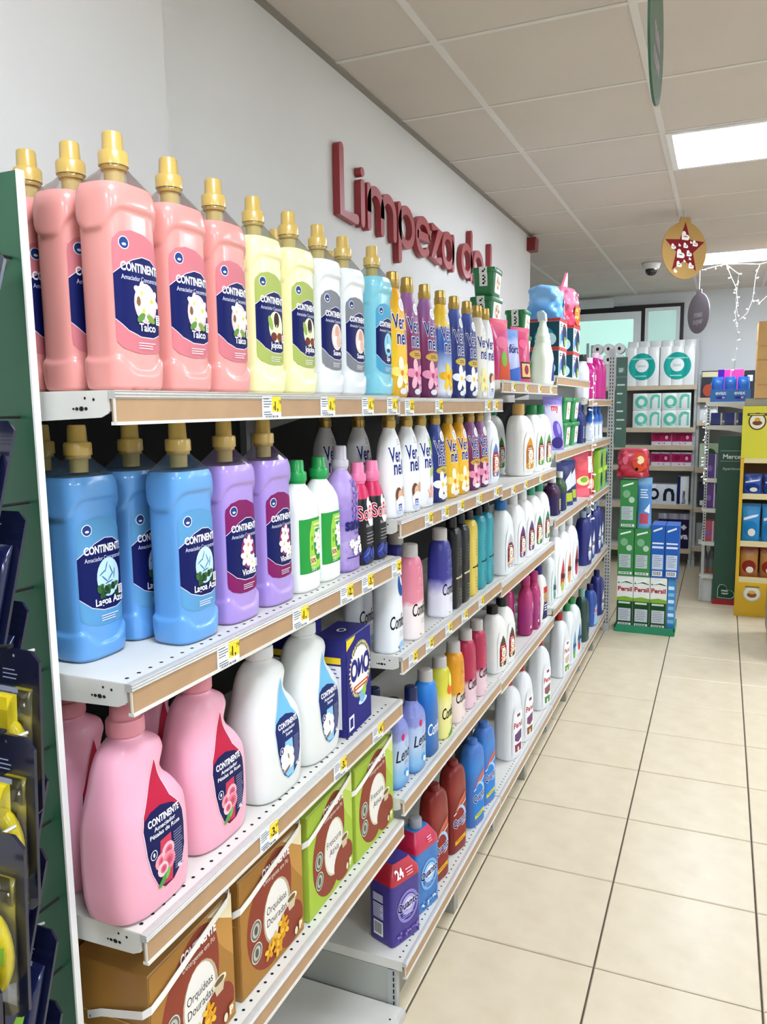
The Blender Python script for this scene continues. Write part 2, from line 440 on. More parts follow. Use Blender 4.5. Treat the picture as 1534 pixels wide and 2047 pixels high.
for bi, (y0, y1, zs, zb) in enumerate(BAYS):
    w = y1-y0
    bay = thing('shelving_bay', 'white metal wall shelving bay '+BAYN[bi], 'shelving', (0, y0, 0), 0, 'wall shelving bays')
    zt = max(zs)+.0
    slab('back_panel', (-1.1985, .004, .02), (-1.1905, w-.004, 1.69), backm, bay)
    for yy in (.0, w-.02):
        mb = MB().box((-1.1895, yy, .0), (-1.17, yy+.02, 1.685), upm); mb.build('upright', bay, smooth=False)
    for si, z in enumerate(zs+[zb]):
        base = si == len(zs)
        th = .028
        sh = MB().box((-1.19, .002, z-th), (XF-.014, w-.002, z), white).build('shelf', bay, smooth=False)
        if not (base and bi == 0):
            price_rail(w).build('price_rail', sh, angle=25, loc=(0, 0, z))
        else:
            MB().prism([(XF-.014, z), (XF-.004, z-.002), (XF-.002, z-.01), (XF-.004, z-.03), (XF-.014, z-.032)], alu, lambda a, b, t: (a, t, b), .002, w-.002).build('front_lip', sh)
        # perforations: a row of small dark holes close to the front edge
        n = int((w-.03)/.025); mb = MB()
        if bi < 4 or si > 2:
            nn = 10 if bi == 0 else 6
            for k in range(n):
                yy = .02+k*.025
                mb.add([(XF-.028+.0032*math.cos(2*math.pi*q/nn), yy+.0032*math.sin(2*math.pi*q/nn), z+.0004) for q in range(nn)], [list(range(nn))], dark)
            po = mb.build('perforations', sh, smooth=False); po['kind'] = 'stuff'
        if not base:
            for yy in (.0015, w-.0055):
                mb = MB(); pts = [(-1.19, z-.10), (-1.19, z-.001), (XF-.016, z-.001), (XF-.016, z-.030), (XF-.03, z-.036), (-1.0, z-.045)]
                mb.prism(pts, white, lambda a, b, t: (a, t, b), yy, yy+.003)
                if yy < .1:
                    for q, r in ((0, .0042), (-.008, .003), (.008, .003), (-.014, .002)):
                        mb.add([(XF-.062+q+r*math.cos(2*math.pi*h/10), yy-.0004, z-.024+r*.8*math.sin(2*math.pi*h/10)) for h in range(10)], [list(range(10))], dark)
                    mb.add([(XF-.04+.0022*math.cos(2*math.pi*h/8), yy-.0004, z-.012+.0022*math.sin(2*math.pi*h/8)) for h in range(8)], [list(range(8))], dark)
                    mb.add([(XF-.055+.002*math.cos(2*math.pi*h/8), yy-.0004, z-.010+.002*math.sin(2*math.pi*h/8)) for h in range(8)], [list(range(8))], dark)
                mb.build('bracket', sh, smooth=False)
        else:
            if bi:
                slab('kick_plate', (-.80, .004, .0), (-.79, w-.004, z-th), mat('kick', '#8f8a7e', .6), bay)
                slab('side_plate', (-1.18, .002, .03), (-.775, .006, z-.03), mat('side_plate', '#a9aaa2', .5), bay)
                mb = MB().box((-.79, .0, .012), (-.765, .022, z-.03), upm)
                for k in range(6): mb.box((-.775, -.0006, .03+k*.018), (-.771, .0, .042+k*.018), dark)
                mb.build('foot', bay, smooth=False)
                slab('foot', (-.79, w*.5-.02, .0), (-.755, w*.5+.02, z-.03), mat('foot_grey', '#9a988c', .5), bay)
# end post with slots
po = thing('slotted_post', 'grey slotted metal upright closing the far end of the wall shelving', 'upright', (-.738, 5.885, 0))
MB().box((-.022, -.012, 0), (.022, .012, 2.06), upm).build('post', po, smooth=False)
mb = MB()
for k in range(78):
    for xx in (-.009, .009): mb.box((xx-.003, -.0128, .06+k*.025), (xx+.003, -.0118, .074+k*.025), dark)
s = mb.build('slots', po, smooth=False); s['kind'] = 'stuff'
# green aisle flag at the end
fl = thing('aisle_flag', 'narrow dark green aisle sign board fixed to the end of the wall shelving', 'sign', (-.712, 5.905, 1.36))
MB().box((0, -.006, 0), (.078, .006, .64), mat('flag_green', '#3f5f54', .5, noise=(9, .05))).build('board', fl, smooth=False)
l = Lab(); l.rect(.012, .53, .06, .57, '#5d7d72'); l.lines(.02, .556, .052, 3, .010, .005, '#cfe0d8')
l.rect(.0, .50, .078, .502, '#9db8ae')
for k in range(6): l.rect(.010, .44-.062*k, .010+(.054, .04, .03, .046, .056, .038)[k], .451-.062*k, '#b9cfc6', .004)
l.build(flat_left(-.006), fl, cut=None)
# --- price tags in the rails
def price_tag(t, price='1,79', big=1.):
    w, h = .062, .040
    MB().box((-.001, -w/2, -h), (.0004, w/2, .0), pm('#eceff2')).build('card', t, smooth=False)
    l = Lab(); l.rect(.0, -h+.012, .030, -.001, '#f4d531'); l.lines(-.029, -.006, -.002, 4, .0045, .0014, '#5a5f66'); l.lines(-.029, -.029, .0, 2, .004, .0014, '#5a5f66')
    a, b = price.split(',')
    l.text('\u20ac', .003, -.024, .006, '#1a1a1a', al='l'); l.text(a+',', .009, -.025, .015, '#1a1a1a', .02, al='l'); l.text(b, .021, -.015, .007, '#1a1a1a', al='l')
    l.bars(-.029, -.0385, .026, -.034, '#222222', '#eceff2')
    l.build(lambda p, q, o: (.0004+o, p, q), t, cut=None)
TAGS = [(0, 0, [(1.217, '1,79', 'first'), (1.435, '1,79', 'second'), (1.632, '1,79', 'third'), (1.775, '1,79', 'fourth')], 'top rail under the pink and yellow bottles'),
        (0, 1, [(1.055, '1,79', 'first'), (1.30, '1,79', 'second'), (1.505, '2,19', 'third'), (1.615, '3,49', 'fourth'), (1.79, '2,89', 'fifth')], 'rail under the blue and purple bottles'),
        (0, 2, [(1.16, '3,99', 'first'), (1.455, '3,99', 'second'), (1.66, '4,29', 'third')], 'rail under the big pink jugs'),
        (1, 0, [(1.89, '3,49', 'first'), (2.12, '3,49', 'second'), (2.62, '3,49', 'third'), (2.72, '3,49', 'fourth')], 'top rail under the slim gold-capped bottles'),
        (1, 1, [(2.03, '3,49', 'first'), (2.17, '3,49', 'second'), (2.32, '3,49', 'third'), (2.52, '3,29', 'fourth'), (2.74, '3,29', 'fifth')], 'second rail under the white slim bottles'),
        (1, 2, [(1.90, '2,99', 'first'), (2.03, '2,99', 'second'), (2.20, '2,99', 'third'), (2.36, '2,99', 'fourth'), (2.55, '3,99', 'fifth')], 'third rail under the pink and purple tapered bottles'),
        (2, 1, [(2.99, '6,99', 'first'), (3.2, '6,99', 'second'), (3.5, '6,99', 'third')], 'rail under the white gold-capped detergent'),
        (2, 0, [(2.98, '8,99', 'first'), (3.2, '8,99', 'second'), (3.45, '8,99', 'third'), (3.7, '8,99', 'fourth')], 'rail under the pouches and white spray bottle')]
for bi, si, L, where in TAGS:
    for y, p, od in L:
        z = BAYS[bi][2][si]
        place('tag'+p, lambda t, p=p: price_tag(t, p), 'price_tag', f'{od} price tag on the {where}', 'price tag', (XF-.0024, y, z-.005), 0, 'price tags in the shelf rails')
# ================================================================ product builders (front faces +x, base at z = 0)
gold = mat('cap_gold', '#cbaa58', .3, coat=.3, noise=(30, .06)); goldm = mat('cap_gold_metal', '#b59650', .28, metal=.75, noise=(40, .1))
def cap_two(t, c, z, mt, r1=.0205, r2=.0145, h1=.019, h2=.026, name='cap'):
    mb = MB(); x, y = c
    mb.lathe([(z-.006, r1*.86), (z-.003, r1*.9), (z, r1*.9), (z, r1), (z+h1-.003, r1), (z+h1, r1*.93), (z+h1, r2*1.06), (z+h1+.002, r2), (z+h1+h2-.003, r2*.95), (z+h1+h2, r2*.85)], mt, (x, y, 0), 40, flute=(z+h1+.0015, z+h1+h2-.002))
    return mb.build(name, t, angle=38)
def cap_plain(t, c, z, r, h, mt, name='cap', n=28):
    return MB().lathe([(z, r*.97), (z+.002, r), (z+h-.004, r*.97), (z+h-.001, r*.9), (z+h, r*.8)], mt, (c[0], c[1], 0), n).build(name, t, angle=40)

# --- 2 l softener bottle with clear shoulder and gold cap
def softener(t, liq, tint, title, pic):
    w, d = .052, .0405
    keys = [(0, -w*.86, w*.86, d*.84, 0, 3.4), (.006, -w*.97, w*.97, d*.97, 0, 3.4), (.03, -w, w, d, 0, 3.6), (.14, -w, w, d, 0, 3.8), (.255, -w, w, d, 0, 3.6), (.268, -w*.99, w*.99, d*.98, 0, 3.4), (.279, -w*.94, w*.94, d*.92, 0, 3.0)]
    lf = Loft(keys, 116)
    def disp(th, z):
        s2 = math.sin(th)**2
        zl = .030+.018*s2-.006*math.cos(4*th); zu = .246-.030*s2**2
        sm = lambda e, q: 1/(1+math.exp(-max(-40, min(40, q/e))))
        return -.0040*sm(.0012, z-zl)*sm(.0012, zu-z)
    mb = MB(); lf.mesh(mb, mat('softener_'+liq.lstrip('#'), liq, .22, coat=.35, spec=.4), 56, disp); mb.build('body', t, angle=60)
    sh = Loft([(.279, -w*.945, w*.945, d*.925, 0, 3.0), (.290, -w*.74, w*.74, d*.76, 0, 2.4), (.301, -w*.46, w*.46, d*.56, 0, 2.1), (.308, -.0185, .0185, .0185, 0, 2), (.312, -.0185, .0185, .0185, 0, 2)], 14)
    mb = MB(); sh.mesh(mb, CLEAR, 40, cap=(0, 0)); mb.build('clear_shoulder', t, angle=60)
    MB().lathe([(.284, .0135), (.3085, .0145)], mat('neck_insert', '#ccb572', .4), n=24).build('neck_insert', t)
    cap_two(t, (0, 0), .310, gold)
    l = Lab(); navy = '#131a55'
    a = .0465
    l.poly([(-a, .075), (-a*.98, .066), (-a*.8, .058), (-a*.4, .053), (0, .0515), (a*.5, .053), (a*.85, .058), (a, .068), (a, .165), (a*.97, .190), (a*.7, .207), (a*.2, .2165), (-a*.3, .2185), (-a*.75, .214), (-a*.97, .204), (-a, .195)], tint)
    def navyp(g): return [(-a, .098-g), (-a*.6, .083-g), (-a*.1, .0755-g), (a*.45, .075-g), (a*.85, .081-g), (a, .088-g), (a, .158+g), (a*.8, .173+g), (a*.45, .183+g), (a*.1, .1845+g), (-a*.35, .178+g), (-a*.75, .167+g), (-a, .158+g)]
    l.poly(navyp(.0012), '#e4dcea'); l.poly(navyp(0), navy)
    l.ell(-a*.62, .200, .0088, .0088, '#f1f1f6'); l.ell(-a*.62, .200, .0076, .0076, '#26407c'); l.ell(-a*.62, .198, .0035, .0018, '#f1f1f6')
    l.text('CONTINENTE', .003, .1635, .0112, '#ffffff', .03, .078); l.text('Amaciador Concentrado', .003, .1515, .0064, '#d9dcf0', 0, .078)
    pic(l)
    l.text(title, .008, .0835, .0105, '#ffffff', .02, .06)
    l.lines(-.012, .066, .026, 3, .0035, .0011, '#f0e8f0')
    l.rect(.027, .094, .039, .108, '#f2f2f2'); l.lines(.0285, .105, .0375, 4, .0028, .001, '#333344')
    l.build(lf.front(-.0040), t, cut=(.003, .03), off=.0007)
def pic_talco(l):
    l.ell(.008, .122, .024, .028, '#f3c7cd')
    l.flower(.0, .136, .016, '#ffffff', '#f6eef0', 5, .2, '#d9d36a'); l.flower(.020, .126, .017, '#ffffff', '#f3ecec', 5, .9); l.flower(.002, .112, .016, '#fbf7f5', '#ffffff', 5, 1.5)
    l.ell(-.004, .102, .010, .005, '#5f8a3e', 10, .6); l.ell(.016, .101, .010, .005, '#78993f', 10, -.5); l.ell(-.008, .124, .004, .007, '#7a5a30', 10)
def pic_jojoba(l):
    l.ell(.008, .122, .024, .028, '#dfe7c4'); l.ell(.010, .134, .009, .014, '#3b1d12'); l.ell(.000, .104, .010, .008, '#6b2f1f'); l.ell(.020, .104, .010, .008, '#7d3a22'); l.ell(-.010, .128, .007, .014, '#8fae4a', 12, .4); l.rect(.008, .108, .011, .126, '#e8d9a0')
def pic_suave(l):
    l.ell(.008, .122, .024, .028, '#ead7cf'); l.ell(.010, .132, .010, .014, '#d8a38c'); l.ell(.004, .114, .013, .010, '#f1e9e6'); l.ell(.016, .113, .010, .012, '#e2b9a6')
def pic_blue(l):
    l.ell(.008, .122, .024, .028, '#8fd0e6'); l.ell(.010, .115, .014, .010, '#d8f0f6'); l.ell(.008, .108, .011, .005, '#2b4d63'); l.rect(.001, .125, .004, .143, '#2c6d8e')
def pic_lagoa(l):
    l.ell(.008, .124, .024, .030, '#bfe0f2')
    for k, (a, b, r) in enumerate([(-.004, .132, .5), (.004, .14, 1.2), (.014, .134, 2.0), (.012, .124, .8), (.0, .122, 2.4), (.02, .128, 1.4), (.008, .116, .2)]): l.ell(a, b, .009, .0011, '#3a6f9e', 8, r)
    for k in range(16):
        rn = random.Random(k); l.ell(-.018+.042*rn.random(), .096+.016*rn.random(), .006, .004, ['#1f3d22', '#2f5530', '#3f6a38'][k % 3], 8, rn.random()*3)
def pic_violeta(l):
    l.ell(.008, .124, .022, .030, '#8e2f63')
    l.flower(.008, .136, .017, '#f6f0f4', '#e8d3e0', 6, .3, '#c9a06a'); l.flower(.002, .116, .018, '#ffffff', '#f0e6ee', 6, .8, '#d8c27a'); l.flower(.018, .104, .015, '#fbf6fa', '#ffffff', 6, .1, '#d8c27a')
SOFT = dict(pink=('#e2968f', '#c9747c', 'Talco', pic_talco), yellow=('#f0eab0', '#a3b05c', 'Jojoba', pic_jojoba), white=('#e0e3e3', '#7e8086', 'Suave', pic_suave), cyan=('#7fc6d6', '#4f9fc4', 'Spa', pic_blue),
            blue=('#5f9ad6', '#5b97c4', 'Lagoa Azul', pic_lagoa), purple=('#a78cd2', '#7d1f5c', 'Violeta', pic_violeta))
Z1 = BAYS[0][2]
def soft(kind, x, y, z, label, rz=0):
    return place('soft_'+kind, lambda t: softener(t, *SOFT[kind]), 'softener_bottle', label, 'softener bottle', (x, y, z+.0005), rz, 'two litre softener bottles with gold caps')
zt = Z1[0]
tops = [('pink', -.797, .916, 'pink softener bottle with gold cap, frontmost and nearest on the top shelf'), ('pink', -.800, 1.041, 'pink softener bottle with gold cap, second in the front row of the top shelf'), ('pink', -.805, 1.165, 'pink softener bottle with gold cap beside the first yellow bottle'),
        ('yellow', -.806, 1.289, 'pale yellow softener bottle beside the last pink bottle on the top shelf'), ('yellow', -.804, 1.414, 'pale yellow softener bottle beside the first white bottle on the top shelf'),
        ('white', -.805, 1.539, 'white softener bottle with grey label beside the yellow bottle'), ('white', -.808, 1.666, 'white softener bottle with grey label beside the cyan bottle'), ('cyan', -.793, 1.795, 'cyan softener bottle with gold cap at the end of the top shelf row'),
        ('pink', -.880, .921, 'pink softener bottle standing directly behind the frontmost pink one'), ('pink', -.964, .921, 'pink softener bottle third deep, half hidden by the green end panel'),
        ('yellow', -.905, 1.535, 'pale yellow softener bottle hidden in the second row, only its gold cap showing'), ('white', -.912, 1.80, 'white softener bottle hidden in the second row behind the white ones')]
for k, x, y, lb in tops: soft(k, x, y, zt, lb, R(random.uniform(-2, 2)))
zt = Z1[1]
for k, x, y, lb in [('blue', -.893, .913, 'blue softener bottle with full label showing, leftmost on the second shelf'), ('blue', -.897, 1.033, 'blue softener bottle squeezed behind and between two other blue bottles'), ('blue', -.806, 1.040, 'blue softener bottle frontmost beside the purple bottles'),
                    ('purple', -.805, 1.167, 'purple softener bottle beside the frontmost blue bottle'), ('purple', -.806, 1.298, 'purple softener bottle beside the green and white bottles'),
                    ('blue', -.985, .930, 'blue softener bottle in the back row behind the leftmost blue one'), ('blue', -1.07, .985, 'blue softener bottle deep in the shadow at the back of the second shelf')]:
    soft(k, x, y, zt, lb, R(random.uniform(-2, 2)))

# --- 4 l jug with grip
def jug(t, col, capc, tear, navy, pic, lines3):
    K = [(0, -.068, .070, .046, 0, 3), (.006, -.075, .077, .052, 0, 3.2), (.05, -.081, .082, .0565, 0, 3.3), (.11, -.082, .083, .057, 0, 3.2), (.148, -.081, .081, .0555, 0, 3.0), (.165, -.0795, .073, .053, 0, 2.8), (.182, -.077, .061, .049, 0, 2.6),
         (.198, -.074, .046, .045, 0, 2.4), (.212, -.071, .041, .043, 0, 2.3), (.226, -.067, .047, .042, 0, 2.3), (.236, -.063, .052, .041, 0, 2.3), (.248, -.057, .049, .038, 0, 2.3), (.260, -.045, .033, .032, 0, 2.2), (.268, -.033, .019, .026, 0, 2), (.272, -.031, .016, .0235, 0, 2), (.277, -.031, .016, .0235, 0, 2)]
    lf = Loft(K, 60)
    mb = MB(); lf.mesh(mb, mat('jug_'+col.lstrip('#'), col, .38, coat=.15, sss=.12), 48); mb.build('body', t, angle=60)
    cz = .272
    MB().lathe([(cz, .026), (cz+.003, .0285), (cz+.022, .0285), (cz+.025, .0265), (cz+.026, .0225), (cz+.055, .0205), (cz+.058, .018)], plastic(capc, .35), (0, -.0075, 0), 32).build('cap', t, angle=36)
    l = Lab(); c = .022
    def outl(g): return [(c-.020-g, .062), (c-.026-g, .09), (c-.029-g, .125), (c-.026-g, .142), (c-.012-g*.8, .17), (c+.004, .205+g*2), (c+.010+g*.8, .18), (c+.018+g, .150), (c+.032+g, .132), (c+.037+g, .120), (c+.038+g, .10), (c+.037+g, .07), (c+.030+g, .048), (c+.015, .034-g), (c, .032-g), (c-.012, .043-g)]
    l.poly(outl(.0008), '#f3e9ee' if tear != '#6fb3d6' else '#dfeaf2'); l.poly(outl(0), tear)
    l.poly([(c-.020, .062), (c-.026, .09), (c-.029, .125), (c-.026, .137), (c-.016, .144), (c, .146), (c+.018, .140), (c+.032, .130), (c+.037, .118), (c+.038, .10), (c+.037, .07), (c+.030, .048), (c+.015, .036), (c, .034), (c-.012, .044)], navy)
    l.text('CONTINENTE', c+.004, .125, .0088, '#ffffff', .03, .052)
    l.text(lines3[0], c+.004, .1165, .0055, '#ffffff', .01, .05); l.text(lines3[1], c+.004, .1085, .0055, '#ffffff', .01, .05)
    pic(l, c)
    l.lines(c+.016, .098, c+.033, 15, .0036, .0013, '#8e93b8'); l.ell(c-.018, .088, .0052, .0068, '#e8e8f4'); l.ell(c-.018, .088, .0043, .0058, navy); l.ell(c-.018, .088, .0015, .003, '#e8e8f4'); l.text('4L', c+.024, .046, .006, '#ffffff', .02)
    l.L = [((V-np.array([c+.004, .1]))*np.array([1.36, 1.16])+np.array([.002, .112]), F, q) for V, F, q in l.L]
    l.build(lf.front(), t, cut=(.0035, .006), off=.0008)
def pic_rose(l, c):
    l.poly([(c-.006, .10), (c+.012, .102), (c+.014, .06), (c+.012, .036), (c-.004, .038), (c-.008, .06)], '#c23a55')
    for q, (a, b, r) in enumerate([(-.006, .072, .010), (.006, .080, .011), (.006, .066, .012), (-.004, .060, .009)]):
        l.ell(c+a, b, r, r*1.1, ['#e79aa8', '#eeb3bd', '#e58a9b', '#f2c3cb'][q], 12); l.ell(c+a+.001, b, r*.6, r*.65, '#d4647c', 10); l.ell(c+a+.001, b, r*.3, r*.35, '#c24763', 8)
    l.ell(c-.004, .045, .011, .004, '#4f9a47', 10, .8); l.ell(c+.004, .05, .008, .003, '#6db35a', 10, 1.2)
def pic_cotton(l, c):
    l.poly([(c-.008, .10), (c+.012, .10), (c+.015, .06), (c+.015, .036), (c-.002, .036), (c-.014, .05)], '#8cc3e4')
    for q, (a, b, r) in enumerate([(-.006, .082, .011), (.004, .074, .012), (-.006, .064, .013), (.006, .060, .011), (-.012, .074, .009)]): l.ell(c+a, b, r, r, ['#f4f6f7', '#e9edf0', '#ffffff'][q % 3], 12)
    l.ell(c-.004, .05, .010, .003, '#8a5a3a', 8, .5); l.ell(c+.0, .072, .002, .006, '#9a7a5a', 8, .3)
def pj(x, y, lb, rz=0): place('jugp', lambda t: jug(t, '#eea9be', '#d98a96', '#b4213f', '#181a4e', pic_rose, ('Amaciador', 'P\u00e9talas de Rosa')), 'softener_jug', lb, 'jug', (x, y, Z1[2]+.0005), rz, 'four litre jugs on the third shelf')
def wj(x, y, lb, rz=0): place('jugw', lambda t: jug(t, '#e0e2df', '#d8dad9', '#6fb3d6', '#1a2a66', pic_cotton, ('Amaciador', 'Suave')), 'softener_jug', lb, 'jug', (x, y, Z1[2]+.0005), rz, 'four litre jugs on the third shelf')
pj(-.808, .893, 'large pink jug with rose label at the front left of the third shelf')
pj(-.822, 1.084, 'large pink jug with rose label, second from the left beside the white jugs')
wj(-.812, 1.272, 'large white jug with cotton label beside the pink jugs')
wj(-.812, 1.448, 'large white jug with cotton label beside the dark blue powder box')
pj(-.945, .915, 'large pink jug in the back row, half hidden by the front pink jug')
pj(-.955, 1.10, 'large pink jug in the shadow of the back row beside another pink jug')

# --- generic loft bottle
def bottle(t, K, body, cap, label=None, n=36, nr=26, lab_disp=0., cut=(.0035, .012), smooth=True, mfun=None, off=.0006):
    lf = Loft(K, nr, smooth); mb = MB(); lf.mesh(mb, body, n, mfun=mfun); mb.build('body', t, angle=55)
    if cap: cap(t)
    if label:
        l = Lab(); label(l); l.build(lf.front(lab_disp), t, cut=cut, off=off)
    return lf
def sym(rows, w, d, H):
    """rows: (z fraction, width fraction, depth fraction, exponent)"""
    return [(z*H, -w*a, w*a, d*b, 0, e) for z, a, b, e in rows]

# green and white 1.5 l bottle
def green_bottle(t):
    H = .232
    bottle(t, sym([(0, .88, .88, 3), (.02, .98, .98, 3.2), (.1, 1, 1, 3.4), (.70, 1, 1, 3.4), (.78, .97, .97, 3), (.86, .80, .82, 2.4), (.93, .5, .56, 2.1), (.96, .40, .44, 2), (1, .40, .44, 2)], .045, .036, H), plastic('#edf0ea'),
           lambda t: cap_two(t, (0, 0), H-.004, plastic('#1f9a4c'), .021, .016, .018, .024), gb_label, cut=(.006, .03))
def gb_label(l):
    l.rect(-.0442, .040, .0442, .152, '#2c9440'); l.poly([(-.012, .048), (.016, .046), (.040, .052), (.043, .10), (.040, .146), (-.006, .146), (-.016, .12), (-.018, .07)], '#a6d64a')
    l.ell(.018, .098, .018, .036, '#2f8a3c'); l.flower(.018, .108, .018, '#ffffff', '#eef2ea', 6, .2); l.flower(.022, .088, .016, '#ffffff', '#eef2ea', 6, .9); l.lines(.0, .137, .03, 2, .008, .003, '#eaf6d8')
    l.ell(-.008, .110, .004, .0055, '#6fae3a'); l.ell(-.008, .092, .004, .0055, '#6fae3a'); l.rect(-.016, .056, .006, .074, '#e8d9a8'); l.text('50%', -.005, .060, .009, '#8a3020', .03, .019); l.text('1,50 L', -.002, .0435, .006, '#ffffff', .01)
z2 = Z1[1]
for x, y, lb in [(-.800, 1.412, 'white bottle with green label and green cap beside the purple bottle'), (-.806, 1.520, 'white bottle with green label and green cap beside the lavender bottle'), (-.905, 1.44, 'green-capped white bottle in the second row behind the first green-capped one')]:
    place('greenb', green_bottle, 'softener_bottle', lb, 'softener bottle', (x, y, z2+.0005), 0, 'green-capped softener bottles')
def sanex(t):
    H = .245; bm_ = grad('lavender_print', [(0, '#a98bcc'), (.12, '#6d4fa0'), (.3, '#9a80c4'), (.5, '#b7a3d6'), (.75, '#8f79c2'), (1, '#b59bd8')], H, wob=.12, wsc=28)
    def lb(l):
        for k in range(40):
            rn = random.Random(k+50); a = -.012+.010*rn.random()+(.016 if k % 2 else 0); b = .10+.115*(k/40); l.ell(a, b, .0042, .0028, ['#7a57b0', '#5d3f96', '#9277c4'][k % 3], 8, rn.random()*3)
        l.text('sanex', .004, .098, .028, '#1c1f66', .03, .082); l.text('Lavanda', .012, .086, .007, '#2a2360', .01)
        for a, b in ((-.018, .066), (.0, .060), (.016, .070), (-.006, .048), (.02, .05)): l.flower(a, b, .011, '#ffffff', '#f4f0f8', 8, .2)
        l.rect(-.04, .034, .04, .037, '#4a2f86')
    bottle(t, sym([(0, .88, .88, 3), (.02, 1, 1, 3.2), (.12, 1, 1, 3.2), (.4, .97, .97, 3), (.72, .98, .98, 3), (.82, .88, .9, 2.6), (.90, .6, .64, 2.2), (.95, .42, .46, 2), (1, .42, .46, 2)], .043, .036, H), bm_,
           lambda t: cap_two(t, (0, 0), H-.004, mat('cap_frost', '#c3bcc9', .3, coat=.2), .0205, .0165, .016, .032), lb)
place('sanex', sanex, 'softener_bottle', 'lavender softener bottle with frosted cap beside the black bottles', 'softener bottle', (-.805, 1.623, z2+.0005))
def soflan(t):
    H = .205; bm_ = grad('soflan_print', [(0, '#161420'), (.05, '#1a1830'), (.24, '#101014'), (.74, '#0e0d10'), (.775, '#0e0d10'), (.78, '#cf1f5a'), (1, '#d0285f')], H)
    def lb(l):
        l.ell(.006, .122, .019, .030, '#f4f0f2'); l.ell(-.004, .15, .006, .014, '#f4f0f2', 12, -.4); l.text('Soflan', .0, .110, .032, '#c4183f', .01, .082, out=('#ffffff', .03)); l.text('Encantador', .004, .092, .007, '#f0e6ea', 0, .05, sh=.2)
        l.lines(-.018, .076, .03, 4, .008, .0016, '#b9b4ba')
        for k in range(5): l.ell(-.02+.011*k, .022+.006*(k % 2), .012, .017, ['#2d3b86', '#3d4c9c', '#222c66'][k % 3], 12, .5*k)
        for k in range(5): l.ell(-.02+.011*k, .026+.006*(k % 2), .010, .0012, '#7f8fd0', 8, .6+.4*k)
    bottle(t, sym([(0, .9, .88, 3), (.02, 1, 1, 3), (.3, 1, 1, 3), (.62, .96, .96, 2.8), (.76, .84, .86, 2.6), (.88, .62, .68, 2.3), (.96, .46, .5, 2), (1, .46, .5, 2)], .0365, .032, H), bm_,
           lambda t: cap_two(t, (0, 0), H-.004, plastic('#ee7fa8'), .021, .0165, .018, .026), lb)
for x, y, lb in [(-.800, 1.706, 'black bottle with pink cap beside the lavender bottle'), (-.796, 1.781, 'black bottle with pink cap at the right end of the second shelf'), ]:
    place('soflan', soflan, 'softener_bottle', lb, 'softener bottle', (x, y, z2+.0005), 0, 'black bottles with pink caps')

# --- slim curved bottle with gold cap
def vernel(t, key, stops, H, fl, band=None, girl=False, ink='#1d2a7c', pat=None, capm=None):
    Hb = H-.038
    bm_ = grad('slim_'+key, stops, Hb, wob=.02, wsc=20, coat=.35)
    def lb(l):
        s = Hb/.277
        if pat == 'shield': l.poly([(-.012, .222*s), (.018, .222*s), (.020, .245*s), (.002, .252*s), (-.014, .245*s)], '#e9e9f0')
        else: l.ell(.004, .232*s, .014, .016, '#eeeef2'); l.lines(-.004, .238*s, .012, 4, .0045, .0014, '#8c8c9a')
        l.text('Ver', -.013, .172*s, .036, ink, .025, .044, out=('#ffffff', .03)); (l.ell(.02, .20*s, .012, .03, '#8fb84a', 14, .5), l.ell(.016, .125*s, .010, .022, '#a8c85a', 12, -.4), l.flower(.008, .05*s, .02, '#e8a0a0', '#f0c0b8', 5)) if (not girl and not fl) else None; l.text('nel', -.004, .134*s, .036, ink, .025, .040, out=('#ffffff', .03))
        if band: l.ell(.0, .113*s, .036, .012, band[0]); l.lines(-.016, .115*s, .018, 2, .005, .0018, band[1])
        if girl:
            l.ell(-.006, .070*s, .015, .020, '#6d4630'); l.ell(.002, .066*s, .012, .016, '#e3b698'); l.ell(.022, .078*s, .010, .014, '#d6a88a'); l.ell(.006, .04*s, .026, .022, '#f3f1ef'); l.rect(-.008, .018, .010, .036, '#3450a8', .002); l.text('57', .001, .022, .009, '#ffffff', .02)
        elif fl: l.flower(-.006, .062*s, .040, fl[0], fl[1], 5, .5, fl[2]); l.flower(.02, .034*s, .022, fl[1], fl[0], 5, .1, fl[2])
        l.ell(.0, .016, .018, .008, '#e8e8ee' if not girl else '#c9d2e8')
    bottle(t, sym([(0, .84, .84, 2.8), (.015, .95, .95, 2.8), (.08, 1, 1, 2.8), (.35, 1, 1, 2.6), (.6, .94, .96, 2.5), (.78, .80, .86, 2.4), (.90, .58, .68, 2.2), (.97, .42, .52, 2), (1, .38, .5, 2)], .044, .030, Hb), bm_,
           lambda t: MB().lathe([(Hb-.004, .0165), (Hb, .018), (Hb+.016, .018), (Hb+.017, .0165), (Hb+.036, .0155), (Hb+.038, .013)], capm or goldm, n=28).build('cap', t, angle=36), lb, n=32)
VV = dict(yellow=([(0, '#d9a018'), (.3, '#f0c21f'), (.7, '#eeb81c'), (1, '#d99a14')], ('#fff6d8', '#ffe27a', '#e98f10'), None), purple=([(0, '#5c1c50'), (.3, '#6d1f52'), (.6, '#7d2458'), (1, '#8f5f96')], ('#f0b8cc', '#e893b4', '#b0406a'), ('#c9a24a', '#5a1038')),
          bluey=([(0, '#2f4f9c'), (.12, '#eef0f6'), (.3, '#c9daf0'), (.55, '#2f58a8'), (.75, '#2f62b4'), (.8, '#e8c43c'), (1, '#e0b428')], ('#f6d23c', '#f0b820', '#e08a10'), None), navy=([(0, '#1a2360'), (.4, '#20307e'), (.8, '#1f2f78'), (1, '#4a5fa6')], ('#ffffff', '#f2f2f6', '#f0d23c'), ('#c9b04a', '#2a2f66')),
          cream=([(0, '#d9d8cc'), (.5, '#e9e7dc'), (1, '#dcd8cc')], ('#f3ea9a', '#efe6b0', '#d8c24a'), None), white=([(0, '#e9eaec'), (.5, '#f1f1f1'), (1, '#dfe1e2')], None, None))
